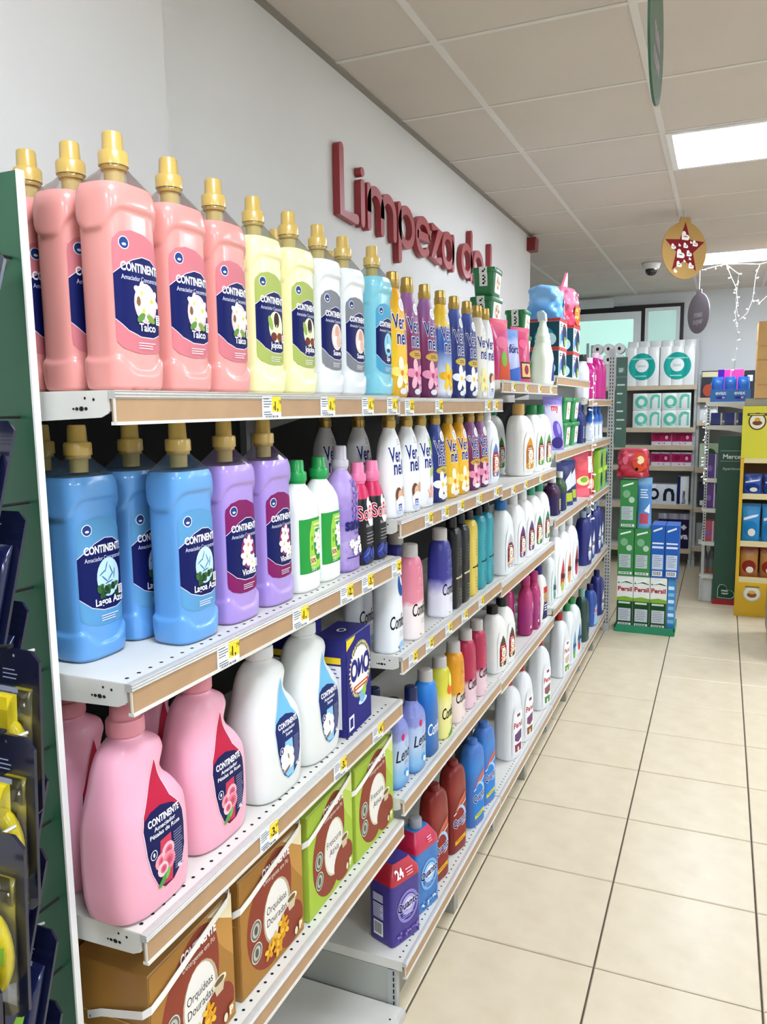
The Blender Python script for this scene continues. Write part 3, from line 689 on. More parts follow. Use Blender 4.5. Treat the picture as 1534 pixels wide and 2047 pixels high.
VN = dict(yellow='yellow', purple='dark purple', bluey='blue and white', navy='navy blue', cream='cream', white='white')
def vern(kind, x, y, z, H, lb, girl=False):
    st, fl, band = VV[kind]
    place(f'v_{kind}_{H}_{girl}', lambda t: vernel(t, f'{kind}_{H}', st, H, fl, band, girl), 'slim_softener_bottle', lb, 'softener bottle', (x, y, z+.0005), R(random.uniform(-10, -5)), 'slim softener bottles with gold caps')
zv = BAYS[1][2][0]
for k, y, lb in [('yellow', 1.921, 'slim yellow bottle next to the cyan bottle on the top shelf'), ('purple', 2.022, 'slim dark purple bottle half hidden behind the yellow one on the top shelf'), ('purple', 2.158, 'slim dark purple bottle in full view on the top shelf'), ('bluey', 2.294, 'slim blue and white bottle with yellow flower on the top shelf'),
                 ('navy', 2.427, 'slim navy bottle beside the blue and white one on the top shelf'), ('navy', 2.563, 'slim navy bottle beside the cream one on the top shelf'), ('cream', 2.686, 'slim cream bottle with pale yellow flowers on the top shelf')]:
    vern(k, -.792, y, zv, .318, lb)
vern('white', -.792, 2.780, zv, .318, 'slim pale bottle with a face at the end of the top row', True)
zv = BAYS[1][2][1]
for k, y, g, lb in [('white', 1.876, True, 'slim white bottle with a child picture, leftmost on the second rail'), ('white', 1.998, True, 'slim white bottle with a child picture, second on the second rail'), ('white', 2.106, False, 'slim white bottle with green leaf beside the navy one'), ('navy', 2.226, False, 'slim navy bottle with white flower on the second rail'),
                    ('yellow', 2.345, False, 'slim yellow bottle beside the navy one on the second rail'), ('yellow', 2.455, False, 'slim yellow bottle beside the dark purple ones on the second rail'), ('purple', 2.58, False, 'slim dark purple bottle beside the yellow one on the second rail'), ('purple', 2.69, False, 'slim dark purple bottle at the right of the second rail')]:
    vern(k, -.788, y, zv, .272, lb, g)
for x, y, lb in [(-.90, 1.93, 'slim white bottle standing in shadow behind the leftmost white one'), (-.985, 1.90, 'slim white bottle at the very back of the second rail')]: vern('white', x, y, zv, .272, lb, True)
# --- powder boxes
def carton(t, W_, D_, H_, col, side=None, r=.002, name='carton'):
    mb = MB(); x0, x1, y0, y1 = -D_/2, D_/2, -W_/2, W_/2
    rs = []
    for z, g in ((0, r), (r, 0), (H_-r, 0), (H_, r)): rs.append([(x0+g, y0+g, z), (x1-g, y0+g, z), (x1-g, y1-g, z), (x0+g, y1-g, z)])
    mb.rings(rs, mat('carton_'+col.lstrip('#'), col, .45, noise=(14, .08), coat=.15)); return mb.build(name, t, smooth=False)
def strap(t, W_, D_, H_):
    mb = MB(); x = D_/2+.003; st = mat('strap_white', '#eceae4', .4)
    P = [(-D_/2+.03, -W_/2-.002, H_*.60), (-D_/2+.06, -W_/2-.004, H_*.66), (x-.012, -W_/2-.005, H_*.74), (x, -W_/2+.002, H_*.77), (x+.002, -W_/2+.03, H_*.80), (x+.004, 0, H_*.90), (x+.002, W_/2-.02, H_*.985), (x-.004, W_/2-.004, H_+.004), (x-.03, W_/2-.01, H_+.006)]
    vs = []; h = .0065
    for p in P: vs += [(p[0], p[1], p[2]-h), (p[0]+.0012, p[1]-.0008, p[2]-h), (p[0]+.0012, p[1]-.0008, p[2]+h), (p[0], p[1], p[2]+h)]
    n = len(P); fs = []
    for i in range(n-1):
        for k in range(4): fs.append((4*i+k, 4*i+(k+1) % 4, 4*i+4+(k+1) % 4, 4*i+4+k))
    fs += [(0, 1, 2, 3), (4*n-4, 4*n-1, 4*n-2, 4*n-3)]
    mb.add(vs, fs, st)
    mb.add([(P[0][0]+.008+.003*math.cos(q*.785), P[0][1]-.0012, P[0][2]+.003*math.sin(q*.785)) for q in range(8)], [list(range(8))], dark); mb.build('strap', t, smooth=False)
def powder(t, col, col2, lines2, flower):
    W_, D_, H_ = .228, .15, .238
    carton(t, W_, D_, H_, col)
    l = Lab(); br = '#8a3f2c'
    l.rect(-.112, .002, .112, .236, col); l.poly([(.02, .236), (.112, .236), (.112, .12), (.085, .15), (.05, .2)], col2); l.poly([(.04, .236), (.112, .236), (.112, .19)], '#e9dcb4' if flower else '#d4dd8e')
    pts = []
    for k in range(36):
        q = 2*math.pi*k/36; rx, ry = .079+.006*math.sin(2*q), .112
        a, b = rx*math.cos(q), ry*math.sin(q); a += .028*max(0, math.sin(q))**2; pts.append((-.012+a, .122+b))
    l.poly(pts, br); l.ell(.014, .106, .05, .066, '#b7a489' if flower else '#c9c7a6'); l.ell(.012, .108, .044, .062, '#e6e2da'); l.poly([(-.02, .07), (.008, .042), (.03, .055)], '#e6e2da')
    l.ell(.060, .048, .050, .044, br); l.text('CONTINENTE', .014, .200, .0165, '#ffffff', .035, .098); l.text('Detergente em P\u00f3', .014, .183, .0095, '#e8d8cc', 0, .09)
    l.text(lines2[0], .012, .116, .0155, '#2b2622', 0, .072); l.text(lines2[1], .012, .092, .0155, '#2b2622', 0, .072)
    for b in (.112, .066):
        l.ell(-.062, b, .018, .0205, '#d8d4c8'); l.ell(-.062, b, .016, .0185, '#6a6a5e' if flower else '#3d6a52'); l.ell(-.062, b, .012, .014, '#b8b4a6'); l.ell(-.062, b, .006, .009, '#55584a')
    l.ell(.066, .100, .021, .010, '#e6dcc2'); l.ell(.066, .101, .015, .006, '#6d5a3a'); l.poly([(.050, .096), (.082, .096), (.076, .078), (.056, .078)], '#cbb99a')
    if flower:
        for a, b in ((-.02, .04), (.0, .052), (.02, .044), (.03, .07), (.036, .054), (.01, .03)): l.flower(a, b, .017, '#e8b93a', '#d99a1e', 5, a*50, '#b8701a')
    l.rect(.088, .014, .104, .036, col2); l.text('P', .096, .018, .014, '#f2eee0', .04); l.ell(.078, .022, .006, .008, '#e0d8c0')
    l.build(flat_front(D_/2), t, name='front_print', cut=None, off=.0008)
    l = Lab(); l.lines(-.06, .12, .02, 6, .012, .004, '#e6d9a8' if flower else '#e8edb8'); l.bars(-.06, .02, -.01, .045); l.rect(-.07, .15, .07, .152, '#caa252' if flower else '#b9c84a')
    l.build(flat_left(-W_/2), t, name='side_print', cut=None, off=.0008)
    l = Lab(); l.ell(-.05, .0, .028, .028, '#d8c69a'); l.ell(-.05, .0, .022, .022, col); l.ell(-.05, .0, .014, .014, '#d8c69a'); l.ell(-.05, .0, .009, .009, col)
    l.build(flat_top(H_), t, name='top_print', cut=None, off=.0008)
    strap(t, W_, D_, H_)
def pbox(k, x, y, lb, rz=0):
    a = ('#a57638', '#bd8b48', ('Orqu\u00eddeas', 'Douradas'), True) if k == 'o' else ('#a3bd3f', '#b6cc57', ('Frescura', 'Ativa'), False)
    place('pb'+k, lambda t: powder(t, *a), 'powder_box', lb, 'box', (x, y, Z1[3]+.0005), rz, 'washing powder boxes with carrying straps')
pbox('o', -.842, .965, 'golden brown powder box at the bottom left, nearest the camera', R(1)); pbox('o', -.845, 1.220, 'golden brown powder box next to the lime green box', R(-1))
pbox('g', -.843, 1.464, 'lime green powder box next to the golden brown one', R(1)); pbox('g', -.840, 1.702, 'lime green powder box at the right end of the fourth shelf', R(-1))
pbox('o', -1.02, .985, 'golden brown powder box in the dark row behind the nearest one')
def omo(t):
    W_, D_, H_ = .150, .085, .232; carton(t, W_, D_, H_, '#1c1c74')
    l = Lab(); l.rect(-.0745, .001, .0745, .231, '#1c1c74'); pts = []
    for k in range(72):
        r = 1.0 if k % 2 else .84; q = 2*math.pi*k/72; pts.append((.006+.068*r*math.cos(q), .142+.068*r*math.sin(q)))
    l.poly(pts, '#e8dca0'); l.poly([(.006+(a-.006)*.9, .142+(b-.142)*.9) for a, b in pts], '#f7f5ee')
    l.text('O', -.030, .124, .046, '#1f1f78', .05, .038); l.poly([(-.010, .124), (-.002, .124), (-.001, .150), (.008, .132), (.017, .150), (.018, .124), (.026, .124), (.024, .170), (.016, .170), (.008, .152), (.0, .170), (-.008, .170)], '#1f1f78'); l.text('O', .046, .124, .046, '#1f1f78', .05, .038); l.rect(-.034, .096, .056, .108, '#c23a2e'); l.lines(-.026, .100, .05, 1, .01, .004, '#ffe9b0')
    l.poly([(-.074, .205), (-.03, .222), (-.02, .230), (-.074, .230)], '#f0cf2f'); l.ell(.02, .06, .026, .008, '#cfe2f0'); l.ell(.018, .072, .018, .016, '#7fb6d8'); l.ell(.03, .082, .012, .012, '#9fc84a'); l.rect(-.066, .012, -.036, .046, '#f2f2f2'); l.rect(-.06, .018, -.042, .04, '#1c1c74')
    l.build(flat_front(D_/2), t, name='front_print', cut=None, off=.0008)
    l = Lab(); l.rect(-.035, .02, .03, .17, '#e8e8ee'); l.lines(-.03, .16, .026, 10, .009, .003, '#55589a'); l.bars(-.03, .025, .02, .055); l.rect(-.035, .175, .03, .19, '#f0cf2f'); l.build(flat_left(-W_/2), t, name='side_print', cut=None, off=.0008)
    l = Lab(); l.ell(0, 0, .014, .011, '#e8e8ee'); l.ell(0, 0, .009, .007, '#1c1c74'); l.build(flat_top(H_), t, name='top_print', cut=None, off=.0008)
place('omo', omo, 'powder_box', 'dark blue powder box with big white starburst on the third shelf', 'box', (-.807, 1.617, Z1[2]+.0005), R(3))
place('omo', omo, 'powder_box', 'dark blue powder box in the shadow behind the front one', 'box', (-.95, 1.63, Z1[2]+.0005), 0)

# --- tapered softener bottles (white foot, coloured top)
def comfort(t, key, stops, H, ink='#141414', pat=None, txt='Comfort', w=.0445, d=.035, capc='#b9b5b2', wob=.03):
    Hb = H*.86; bm_ = grad('taper_'+key, stops, Hb, wob=wob, wsc=45, coat=.3)
    def lb(l):
        l.text(txt, -.002, Hb*.30, .034, ink, .012, .086, sh=.1); l.lines(-.006, Hb*.24, .026, 3, .006, .0012, '#8a8a90'); l.ell(-.012, Hb*.06, .0022, .003, '#55555c'); l.ell(-.004, Hb*.052, .0016, .002, '#55555c')
        if pat: pat(l, Hb)
    bottle(t, sym([(0, .9, .9, 3), (.02, 1, 1, 3), (.25, 1, 1, 2.9), (.6, .97, .97, 2.8), (.82, .92, .93, 2.7), (.92, .84, .86, 2.5), (.97, .72, .76, 2.3), (1, .56, .62, 2.1)], w, d, Hb), bm_,
           lambda t: cap_plain(t, (0, 0), Hb-.006, .0235, H*.13+.006, mat('cap_'+capc.lstrip('#'), capc, .3, coat=.2)), lb)
def pat_lines(c, dens=16):
    def f(l, H):
        for k in range(dens):
            rn = random.Random(k*7+3); l.ell(rn.uniform(-.022, .026), H*rn.uniform(.55, .9), .012*rn.uniform(.5, 1), .0009, c, 8, rn.random()*3.1)
    return f
def pat_blob(l, H):
    l.ell(.012, H*.80, .020, H*.13, '#1b4f9c'); l.ell(.020, H*.88, .012, H*.09, '#eef4fa'); l.ell(.014, H*.06, .024, H*.06, '#9cc2e8')
def pat_sun(l, H):
    l.ell(.002, H*.70, .021, H*.085, '#e2671c'); l.ell(.008, H*.82, .015, H*.1, '#e2e86a'); l.poly([(-.02, H*.02), (.034, H*.02), (.034, H*.2), (.012, H*.10)], '#5d9a2a')
CF = dict(wb=([(0, '#dfe9f2'), (.1, '#e9edf0'), (.8, '#e6ebf0'), (1, '#cfd8e2')], .255, '#1a1a20', pat_blob), pink=([(0, '#f0e6e4'), (.48, '#f0e2e2'), (.54, '#e08a9c'), (1, '#d77a90')], .268, '#141414', pat_lines('#f2b4c0')),
          purple=([(0, '#e9e9f0'), (.36, '#e4e2f0'), (.52, '#8b86c4'), (.58, '#3a3a8c'), (1, '#343684')], .275, '#141414', pat_lines('#8f93d8', 22)), cyel=([(0, '#b9cc3a'), (.12, '#e6e28a'), (.55, '#eee6a0'), (.75, '#e0d84a'), (1, '#c9c23a')], .26, '#181818', pat_sun),
          orange=([(0, '#ead6d2'), (.44, '#ecdcd4'), (.5, '#e0a02c'), (1, '#d6921e')], .27, '#181818', pat_lines('#b9741a')), red=([(0, '#e6c6d0'), (.42, '#e4c4d0'), (.5, '#b02c52'), (1, '#a82a4c')], .275, '#181818', pat_lines('#d86a88')),
          cblue=([(0, '#1d4f8c'), (.3, '#2f6fb4'), (.6, '#2a66ae'), (.82, '#1f6cc0'), (1, '#2a7ed0')], .26, '#f0f4f8', None))
def cft(k, x, y, z, lb, H=None): place('cf'+k, lambda t: comfort(t, k, CF[k][0], CF[k][1], CF[k][2], CF[k][3]), 'tapered_softener_bottle', lb, 'softener bottle', (x, y, z+.0005), 0, 'tapered softener bottles')
z3 = BAYS[1][2][2]
cft('wb', -.797, 1.876, z3, 'white and blue tapered bottle at the left end of the third rail'); cft('pink', -.786, 2.010, z3, 'pink and white tapered bottle on the third rail'); cft('purple', -.785, 2.262, z3, 'indigo and white tapered bottle on the third rail')
cft('wb', -.895, 1.90, z3, 'white tapered bottle in shadow behind the white and blue one'); cft('purple', -.885, 2.15, z3, 'indigo tapered bottle in the back row of the third rail')
def perfume(t, key, col, col2, dk):
    H = .262; bm_ = grad('perfume_'+key, [(0, col2), (.2, col), (.8, col), (1, col2)], H, wob=.03, wsc=30, rough=.22)
    def lb(l):
        l.rect(-.03, .098, .03, .103, dk); l.poly([(.012, .092), (.024, .1005), (.012, .109)], dk); l.lines(-.004, .19, .02, 6, .010, .0012, dk); l.lines(-.01, .06, .02, 4, .010, .0012, dk)
    bottle(t, sym([(0, .9, .9, 3.4), (.02, 1, 1, 3.6), (.8, 1, 1, 3.6), (.92, .95, .95, 3.2), (.97, .8, .8, 2.6), (1, .45, .5, 2.2)], .038, .030, H), bm_, lambda t: cap_plain(t, (0, 0), H-.003, .018, .034, plastic('#17171a')), lb)
PF = dict(black=('#17171c', '#0e0e12', '#cfc7a0'), yel=('#d8c25a', '#c4aa3c', '#1a1712'), teal=('#2f97a4', '#1f7f90', '#10222a'))
for k, y, lb in [('black', 2.365, 'black perfume softener bottle beside the indigo one'), ('black', 2.452, 'black perfume softener bottle beside the yellow one'), ('yel', 2.546, 'yellow perfume softener bottle with thin black band'), ('teal', 2.655, 'teal perfume softener bottle beside the yellow one'), ('teal', 2.752, 'teal perfume softener bottle at the end of the third rail')]:
    place('pf'+k, lambda t, k=k: perfume(t, k, *PF[k]), 'perfume_softener_bottle', lb, 'softener bottle', (-.782, y, z3+.0005), 0, 'slab-sided perfume softener bottles')
z4 = BAYS[1][2][3]
def lenor(t):
    H = .205; bm_ = grad('lenor_print', [(0, '#7fa3d0'), (.1, '#2f6fb8'), (.25, '#7fb4dc'), (.5, '#b9cbe4'), (.74, '#aebfe0'), (.8, '#8a92cc'), (1, '#7780c0')], H, wob=.04, wsc=30)
    def lb(l):
        l.text('Lenor', -.002, .080, .032, '#1c2030', .008, .088, sh=.15); l.lines(-.012, .072, .02, 2, .006, .0012, '#44506a'); l.ell(-.016, .145, .009, .010, '#c2246a'); l.ell(.008, .118, .007, .008, '#8f9cc0'); l.ell(.008, .118, .006, .007, '#b9cbe4'); l.ell(.0, .04, .014, .010, '#4f9ada'); l.ell(.012, .03, .010, .008, '#d8ebf8'); l.text('A', .004, .03, .012, '#ffffff', .03)
    bottle(t, sym([(0, .9, .9, 3), (.03, 1, 1, 3.2), (.7, 1, 1, 3.2), (.80, .95, .95, 3), (.88, .74, .78, 2.5), (.95, .48, .54, 2.1), (1, .44, .5, 2)], .0465, .036, H), bm_, lambda t: cap_plain(t, (0, 0), H-.003, .019, .042, plastic('#16224e')), lb)
for x, y, lb in [(-.797, 1.903, 'pale blue bottle with handwritten logo at the left end of the fourth rail'), (-.787, 2.012, 'pale blue bottle with handwritten logo beside the blue-capped bottle'), (-.88, 1.96, 'pale blue bottle in the shadow behind the two front ones')]:
    place('lenor', lenor, 'softener_bottle', lb, 'softener bottle', (x, y, z4+.0005), 0, 'pale blue softener bottles')
cft('cblue', -.786, 2.127, z4, 'bright blue tapered bottle beside the yellow one'); cft('cyel', -.786, 2.257, z4, 'yellow tapered bottle with orange circle'); cft('orange', -.785, 2.394, z4, 'orange and white tapered bottle'); cft('red', -.785, 2.527, z4, 'crimson and pink tapered bottle beside the orange one'); cft('red', -.783, 2.655, z4, 'crimson and pink tapered bottle at the end of the fourth rail')

# --- base shelf of bay two
zb2 = BAYS[1][3]
def quanto_pack(t, key, c1, c2, capped):
    W_, D_, H_ = .122, .092, (.235 if not capped else .25)
    K = sym([(0, .96, .94, 9), (.02, 1, 1, 9), (.78, 1, 1, 9), (.86, .97, .97, 8), (1, .60, .55, 6)], W_/2, D_/2, H_)
    red = '#b81f34' if not capped else '#c21f4a'
    bm_ = mat('pack_'+key, c1, .4, noise=(35, .25, c2)); rm = mat('pack_top_'+key, red, .35, coat=.3)
    lf = Loft(K, 14, False); mb = MB(); lf.mesh(mb, bm_, 40, mfun=lambda z: rm if z > H_*.80 else bm_); mb.build('pack', t, angle=50)
    l = Lab()
    l.ell(.004, H_*.44, .044, .048, '#8d86c8' if not capped else '#7fb0e0'); l.ell(.004, H_*.44, .036, .039, c1); l.ell(.006, H_*.46, .030, .030, '#a9a3d8' if not capped else '#a9cdee'); l.ell(.008, H_*.47, .018, .018, '#d6d2ee' if not capped else '#e4f0fa')
    l.text('Quanto', .004, H_*.43, .022, '#1c1c5c', .035, .088, sh=.05, out=('#f4f4fa', .03), rot=.08); l.lines(-.02, H_*.36, .03, 3, .006, .0015, '#e0dcf0')
    for k in range(26):
        rn = random.Random(k); l.ell(rn.uniform(-.05, .05), rn.uniform(.008, .034), .003, .006, ['#7d5fb8', '#4f3a94', '#9a82cc'][k % 3] if not capped else ['#dfeefa', '#2f6fb8', '#7fb0e0'][k % 3], 6, rn.random())
    if not capped: l.text('24', -.026, H_*.855, .020, '#ffffff', .04); l.lines(.0, H_*.90, .03, 3, .007, .002, '#f4d0d6')
    else: l.lines(.0, H_*.90, .022, 3, .006, .002, '#f4d0d6')
    l.build(lf.front(), t, name='front_print', cut=(.02, .01), off=.0012)
    l = Lab(); l.bars(-.026, .022, .010, .066); l.rect(-.026, .075, .012, .12, '#c9c9de'); l.lines(-.024, .114, .010, 7, .006, .002, '#5a5a90'); l.rect(-.026, .126, .012, .15, '#b9b9d4'); l.build(flat_left(-W_/2), t, name='side_print', cut=None, off=.0012)
    if capped: cap_plain(t, (0, 0), H_-.002, .020, .030, plastic('#9aa0a6'))
place('qp1', lambda t: quanto_pack(t, 'violet', '#41348a', '#2c2268', False), 'detergent_pack', 'violet detergent pack with red top at the left end of the base shelf', 'detergent', (-.812, 1.935, zb2+.0005), R(-20))
place('qp2', lambda t: quanto_pack(t, 'azure', '#2a6fba', '#5f9fd8', True), 'detergent_pack', 'blue detergent pack with crimson top and grey cap on the base shelf', 'detergent', (-.806, 2.088, zb2+.0005), R(-14))
def flat_bottle(t, key, c1, c2, yel, ink='#1c2a6c', txt='Quanto', H=.30, w=.054, d=.032):
    bm_ = grad('flat_'+key, [(0, c1), (.62, c1), (.8, c2), (1, c1)], H, wob=.03, wsc=22)
    def lb(l):
        l.poly([(-.040, H*.10), (.040, H*.07), (.044, H*.55), (.034, H*.70), (-.010, H*.60), (-.042, H*.46)], c2); l.poly([(-.036, H*.50), (.036, H*.60), (.034, H*.68), (-.008, H*.60)], '#c96a4a'); l.poly([(-.040, H*.46), (.040, H*.57), (.040, H*.585), (-.040, H*.475)], '#f0ece8'); l.ell(.006, H*.42, .030, .042, '#a9c8e6', 16, .5); l.ell(.0, H*.41, .026, .036, c2, 16, .5)
        l.text(txt, .0, H*.33, .026, ink, .03, .082, out=('#f4f4fa', .04), rot=.08); l.poly([(-.034, H*.10), (.034, H*.13), (.034, H*.18), (-.034, H*.15)], yel); l.lines(-.026, H*.135, .026, 1, .01, .003, '#6a5a1a')
    bottle(t, sym([(0, .92, .9, 4), (.02, 1, 1, 4), (.7, 1, 1, 3.8), (.84, .98, .98, 3.4), (.93, .90, .93, 2.9), (.98, .68, .76, 2.5), (1, .44, .56, 2.1)], w, d, H), bm_, lambda t: cap_plain(t, (0, 0), H-.003, .020, .022, plastic(c1)), lb)
for k, x, y, lb in [('red', -.800, 2.236, 'dark red flat detergent bottle beside the blue pack'), ('red', -.798, 2.420, 'dark red flat detergent bottle beside the blue bottle'), ('blue', -.786, 2.609, 'blue flat detergent bottle in front on the base shelf'), ('blue', -.790, 2.775, 'blue flat detergent bottle at the far end of the base shelf')]:
    place('fb'+k, lambda t, k=k: flat_bottle(t, k, *(('#7a1f1c', '#8f342c', '#e0b428') if k == 'red' else ('#3f6fb8', '#2f7fd0', '#d8d23c'))), 'flat_detergent_bottle', lb, 'detergent bottle', (x, y, zb2+.0005), R(random.uniform(-14, -9)), 'flat detergent bottles on the base shelf')

# --- white detergent bottles with raised arch panel
def deterg(t, key, body, capc, H, w, d, lab, capr=.021, caph=.04, arch=True, e=3.0, neck=-.25):
    nb = neck*w
    K = [(0, -w*.9, w*.9, d*.9, 0, e), (.006, -w*.98, w*.98, d*.98, 0, e), (H*.1, -w, w, d, 0, e+.3), (H*.52, -w, w, d, 0, e+.2), (H*.68, -w, w*.97, d*.99, 0, e), (H*.79, -w*.98, w*.86, d*.95, 0, 2.8), (H*.88, -w*.90, w*.60, d*.86, 0, 2.5), (H*.945, nb-w*.52, nb+w*.48, d*.68, 0, 2.2), (H*.97, nb-.019, nb+.019, .019, 0, 2), (H, nb-.019, nb+.019, .019, 0, 2)]
    lf = Loft(K, 30); mb = MB(); bmt = mat('deterg_'+body.lstrip('#'), body, .32, coat=.25, noise=(25, .03)); lf.mesh(mb, bmt, 36); mb.build('body', t, angle=60)
    cap_plain(t, (0, nb), H-.008, capr, caph, plastic(capc))
    if arch:
        l = Lab(); c = w*.02; a = w*.72
        def arc(g): return [(c-a*.95-g, H*.075), (c-a-g, H*.12), (c-a-g, H*.46)]+[(c+(a+g)*math.cos(R(180-k*15)), H*.46+(H*.30+g)*math.sin(R(180-k*15))) for k in range(1, 12)]+[(c+a+g, H*.46), (c+a+g, H*.12), (c+a*.9+g, H*.075)]
        l.poly([(p, min(q, H*.70)) for p, q in arc(.0)], bmt); l.build(lf.front(), t, name='label_panel', cut=(.008, .012), off=.0022, amax=w*.9)
    l = Lab(); lab(l, H, w); l.build(lf.front(), t, cut=(.0035, .01), off=.0028 if arch else .0008, amax=w*.94)
def lab_vianda(c1, c2, c3):
    def f(l, H, w):
        a = w*.0; r = w*.50
        l.poly([(a-r, H*.14), (a-r, H*.40), (a-r*.8, H*.5), (a-r*.1, H*.62), (a+r*.5, H*.54), (a+r, H*.40), (a+r, H*.14), (a+r*.7, H*.11), (a-r*.7, H*.11)], c3)
        l.poly([(a-r, H*.2), (a-r, H*.40), (a-r*.7, H*.48), (a+r*.2, H*.49), (a+r, H*.42), (a+r, H*.2)], c1); l.lines(a-r*.6, H*.43, a+r*.7, 2, .008, .003, '#f3e6d8')
        l.ell(a+r*.15, H*.33, r*.6, H*.085, '#f1ead8'); l.lines(a-r*.25, H*.335, a+r*.5, 2, .008, .0025, c1)
        for k in range(7): rn = random.Random(k+2); l.flower(a+r*rn.uniform(-.7, .7), H*rn.uniform(.15, .24), .011, c2, '#f4ead0', 5, k)
    return f
def lab_persil(c1, c2):
    def f(l, H, w):
        a = w*.02; r = w*.46
        l.rect(a-r*1.3, H*.085, a+r*1.35, H*.62, '#eceef0', .006); l.text('Persil', a, H*.42, .024, '#b01c24', .03, w*1.15); l.poly([(a-r, H*.34), (a+r, H*.38), (a+r, H*.26), (a, H*.22), (a-r, H*.26)], c1); l.poly([(a-r*.9, H*.10), (a+r*.9, H*.10), (a+r, H*.20), (a-r, H*.20)], c2); l.ell(a, H*.13, .008, .010, '#e8e0d8'); l.rect(a-r*.4, H*.56, a+r*.5, H*.60, '#7d4a58')
    return f
def lab_skip(c1, c2, txt='Skip'):
    def f(l, H, w):
        a = w*.02; r = w*.36
        l.poly([(a-r*.4, H*.10), (a-r, H*.2), (a-r, H*.36), (a-r*.3, H*.50), (a+r*.3, H*.62), (a+r, H*.42), (a+r*.8, H*.16)], c1); l.ell(a, H*.17, r*.8, H*.075, c2); l.text(txt, a+.006, H*.30, .026, '#15151a', .04, w*1.0)
    return f
def det(key, body, capc, H, w, d, lab, x, y, z, lb, name='detergent_bottle', grp='white detergent bottles', **kw):
    place('d_'+key, lambda t: deterg(t, key, body, capc, H, w, d, lab, **kw), name, lb, 'detergent bottle', (x, y, z+.0005), R(random.uniform(-14, -8)), grp)
B3, B4, B5 = BAYS[2], BAYS[3], BAYS[4]
zz = B3[2][1]
det('gold', '#eceae6', '#cfa45c', .27, .074, .047, lab_vianda('#a8641f', '#d9a84a', '#c98a2e'), -.803, 3.378, zz, 'white detergent bottle with tan cap and orange label', capr=.026, caph=.046)
for y, lb in [(3.608, 'white detergent bottle with green cap half hidden by the tan-capped one'), (3.784, 'white detergent bottle with green cap and full green label')]:
    det('grn', '#edf0ec', '#1d7f4a', .268, .064, .042, lab_vianda('#7d2c22', '#d8b49a', '#3f8a3c'), -.800, y, zz, lb, capr=.025, caph=.042)
det('grn', '#edf0ec', '#1d7f4a', .268, .064, .042, lab_vianda('#7d2c22', '#d8b49a', '#3f8a3c'), -.93, 3.40, zz, 'white detergent bottle with green cap in the back row', capr=.025, caph=.042)
det('bluw', '#e9ecf2', '#dfe3ea', .24, .050, .036, lab_vianda('#a02a2a', '#e06a5a', '#5a78b8'), -.793, 2.815, BAYS[1][2][1], 'white detergent bottle with blue and red label at the end of the second rail', caph=.028)
zz = B3[2][2]
det('bcap', '#e6ebee', '#2f6fae', .268, .054, .037, lab_vianda('#7d2626', '#d88a8a', '#b8bcc4'), -.792, 3.04, zz, 'white detergent bottle with steel blue cap', capr=.025, caph=.042)
for i, (y, c3, cc) in enumerate([(3.27, '#5a3f78', '#e4e4e2'), (3.44, '#53386e', '#e4e4e2'), (3.61, '#2f6f4a', '#dfe4e0'), (3.785, '#2f7a52', '#2b8a6a')]):
    det('rw%d' % (i//2), '#ebedee', '#dfe2e2' if i < 2 else '#3a9a78', .265, .062, .040, lab_vianda('#6d2432', '#c98a9a', '#5a3f78') if i < 2 else lab_vianda('#7d3226', '#d8b49a', '#2f7a52'), -.800, y, zz, ['white detergent bottle with plum label, first of the arched row', 'white detergent bottle with plum label, second of the arched row', 'white detergent bottle with green label, third of the arched row', 'white detergent bottle with green label, last of the arched row'][i])
zz = B3[2][3]
for i, (x, y) in enumerate([(-.80, 2.955), (-.797, 3.085)]):
    det('wblk', '#ebeae8', '#141414', .245, .055, .040, lab_vianda('#9a2430', '#d86a5a', '#4a4a3c'), x, y, zz, ['white detergent bottle with black cap beside the crimson bottles', 'white detergent bottle with black cap beside the magenta bottles'][i], capr=.023, caph=.034)
def vanish(t):
    H = .235; bm_ = grad('magenta_pet', [(0, '#a3244f'), (.12, '#9a2a6a'), (.5, '#a03078'), (.8, '#b23a74'), (1, '#a82a5c')], H, rough=.18, wob=.03)
    def lb(l):
        l.poly([(.0, H*.62), (.026, H*.70), (.026, H*.40), (.012, H*.42)], '#cf8ab4'); l.lines(-.026, H*.45, -.004, 7, .006, .0016, '#c27aa6'); l.ell(.01, H*.10, .026, H*.05, '#8f1f4a'); l.rect(-.026, H*.15, -.014, H*.20, '#e8d8e4'); l.text('V', .014, H*.5, .03, '#f0d8e8', .03)
    bottle(t, sym([(0, .9, .9, 3), (.02, 1, 1, 3), (.7, 1, 1, 3), (.8, .9, .92, 2.6), (.84, .78, .84, 2.4), (.88, .60, .72, 2.2), (.95, .46, .6, 2), (1, .44, .58, 2)], .043, .032, H), bm_, lambda t: cap_plain(t, (0, 0), H-.003, .021, .042, plastic('#b23472')), lb)
for x, y, lb in [(-.87, 3.44, 'magenta stain remover bottle in the second row at the left'), (-.80, 3.50, 'magenta stain remover bottle frontmost of the three'), (-.79, 3.618, 'magenta stain remover bottle beside the white and violet bottle')]:
    place('vanish', vanish, 'stain_remover_bottle', lb, 'bottle', (x, y, zz+.0005), 0, 'magenta stain remover bottles')
det('oxi', '#e9e7e6', '#2a1f78', .245, .046, .036, lambda l, H, w: (l.poly([(-.03, H*.08), (.034, H*.08), (.034, H*.5), (-.01, H*.55)], '#2a2a5c'), l.ell(.008, H*.52, .028, H*.12, '#b98a5a'), l.rect(-.02, H*.6, .03, H*.72, '#c0392f'), l.lines(-.012, H*.34, .026, 3, .012, .005, '#ffffff')), -.79, 3.735, zz, 'white bottle with violet cap and orange splash label', arch=False)
zz = BAYS[2][3]
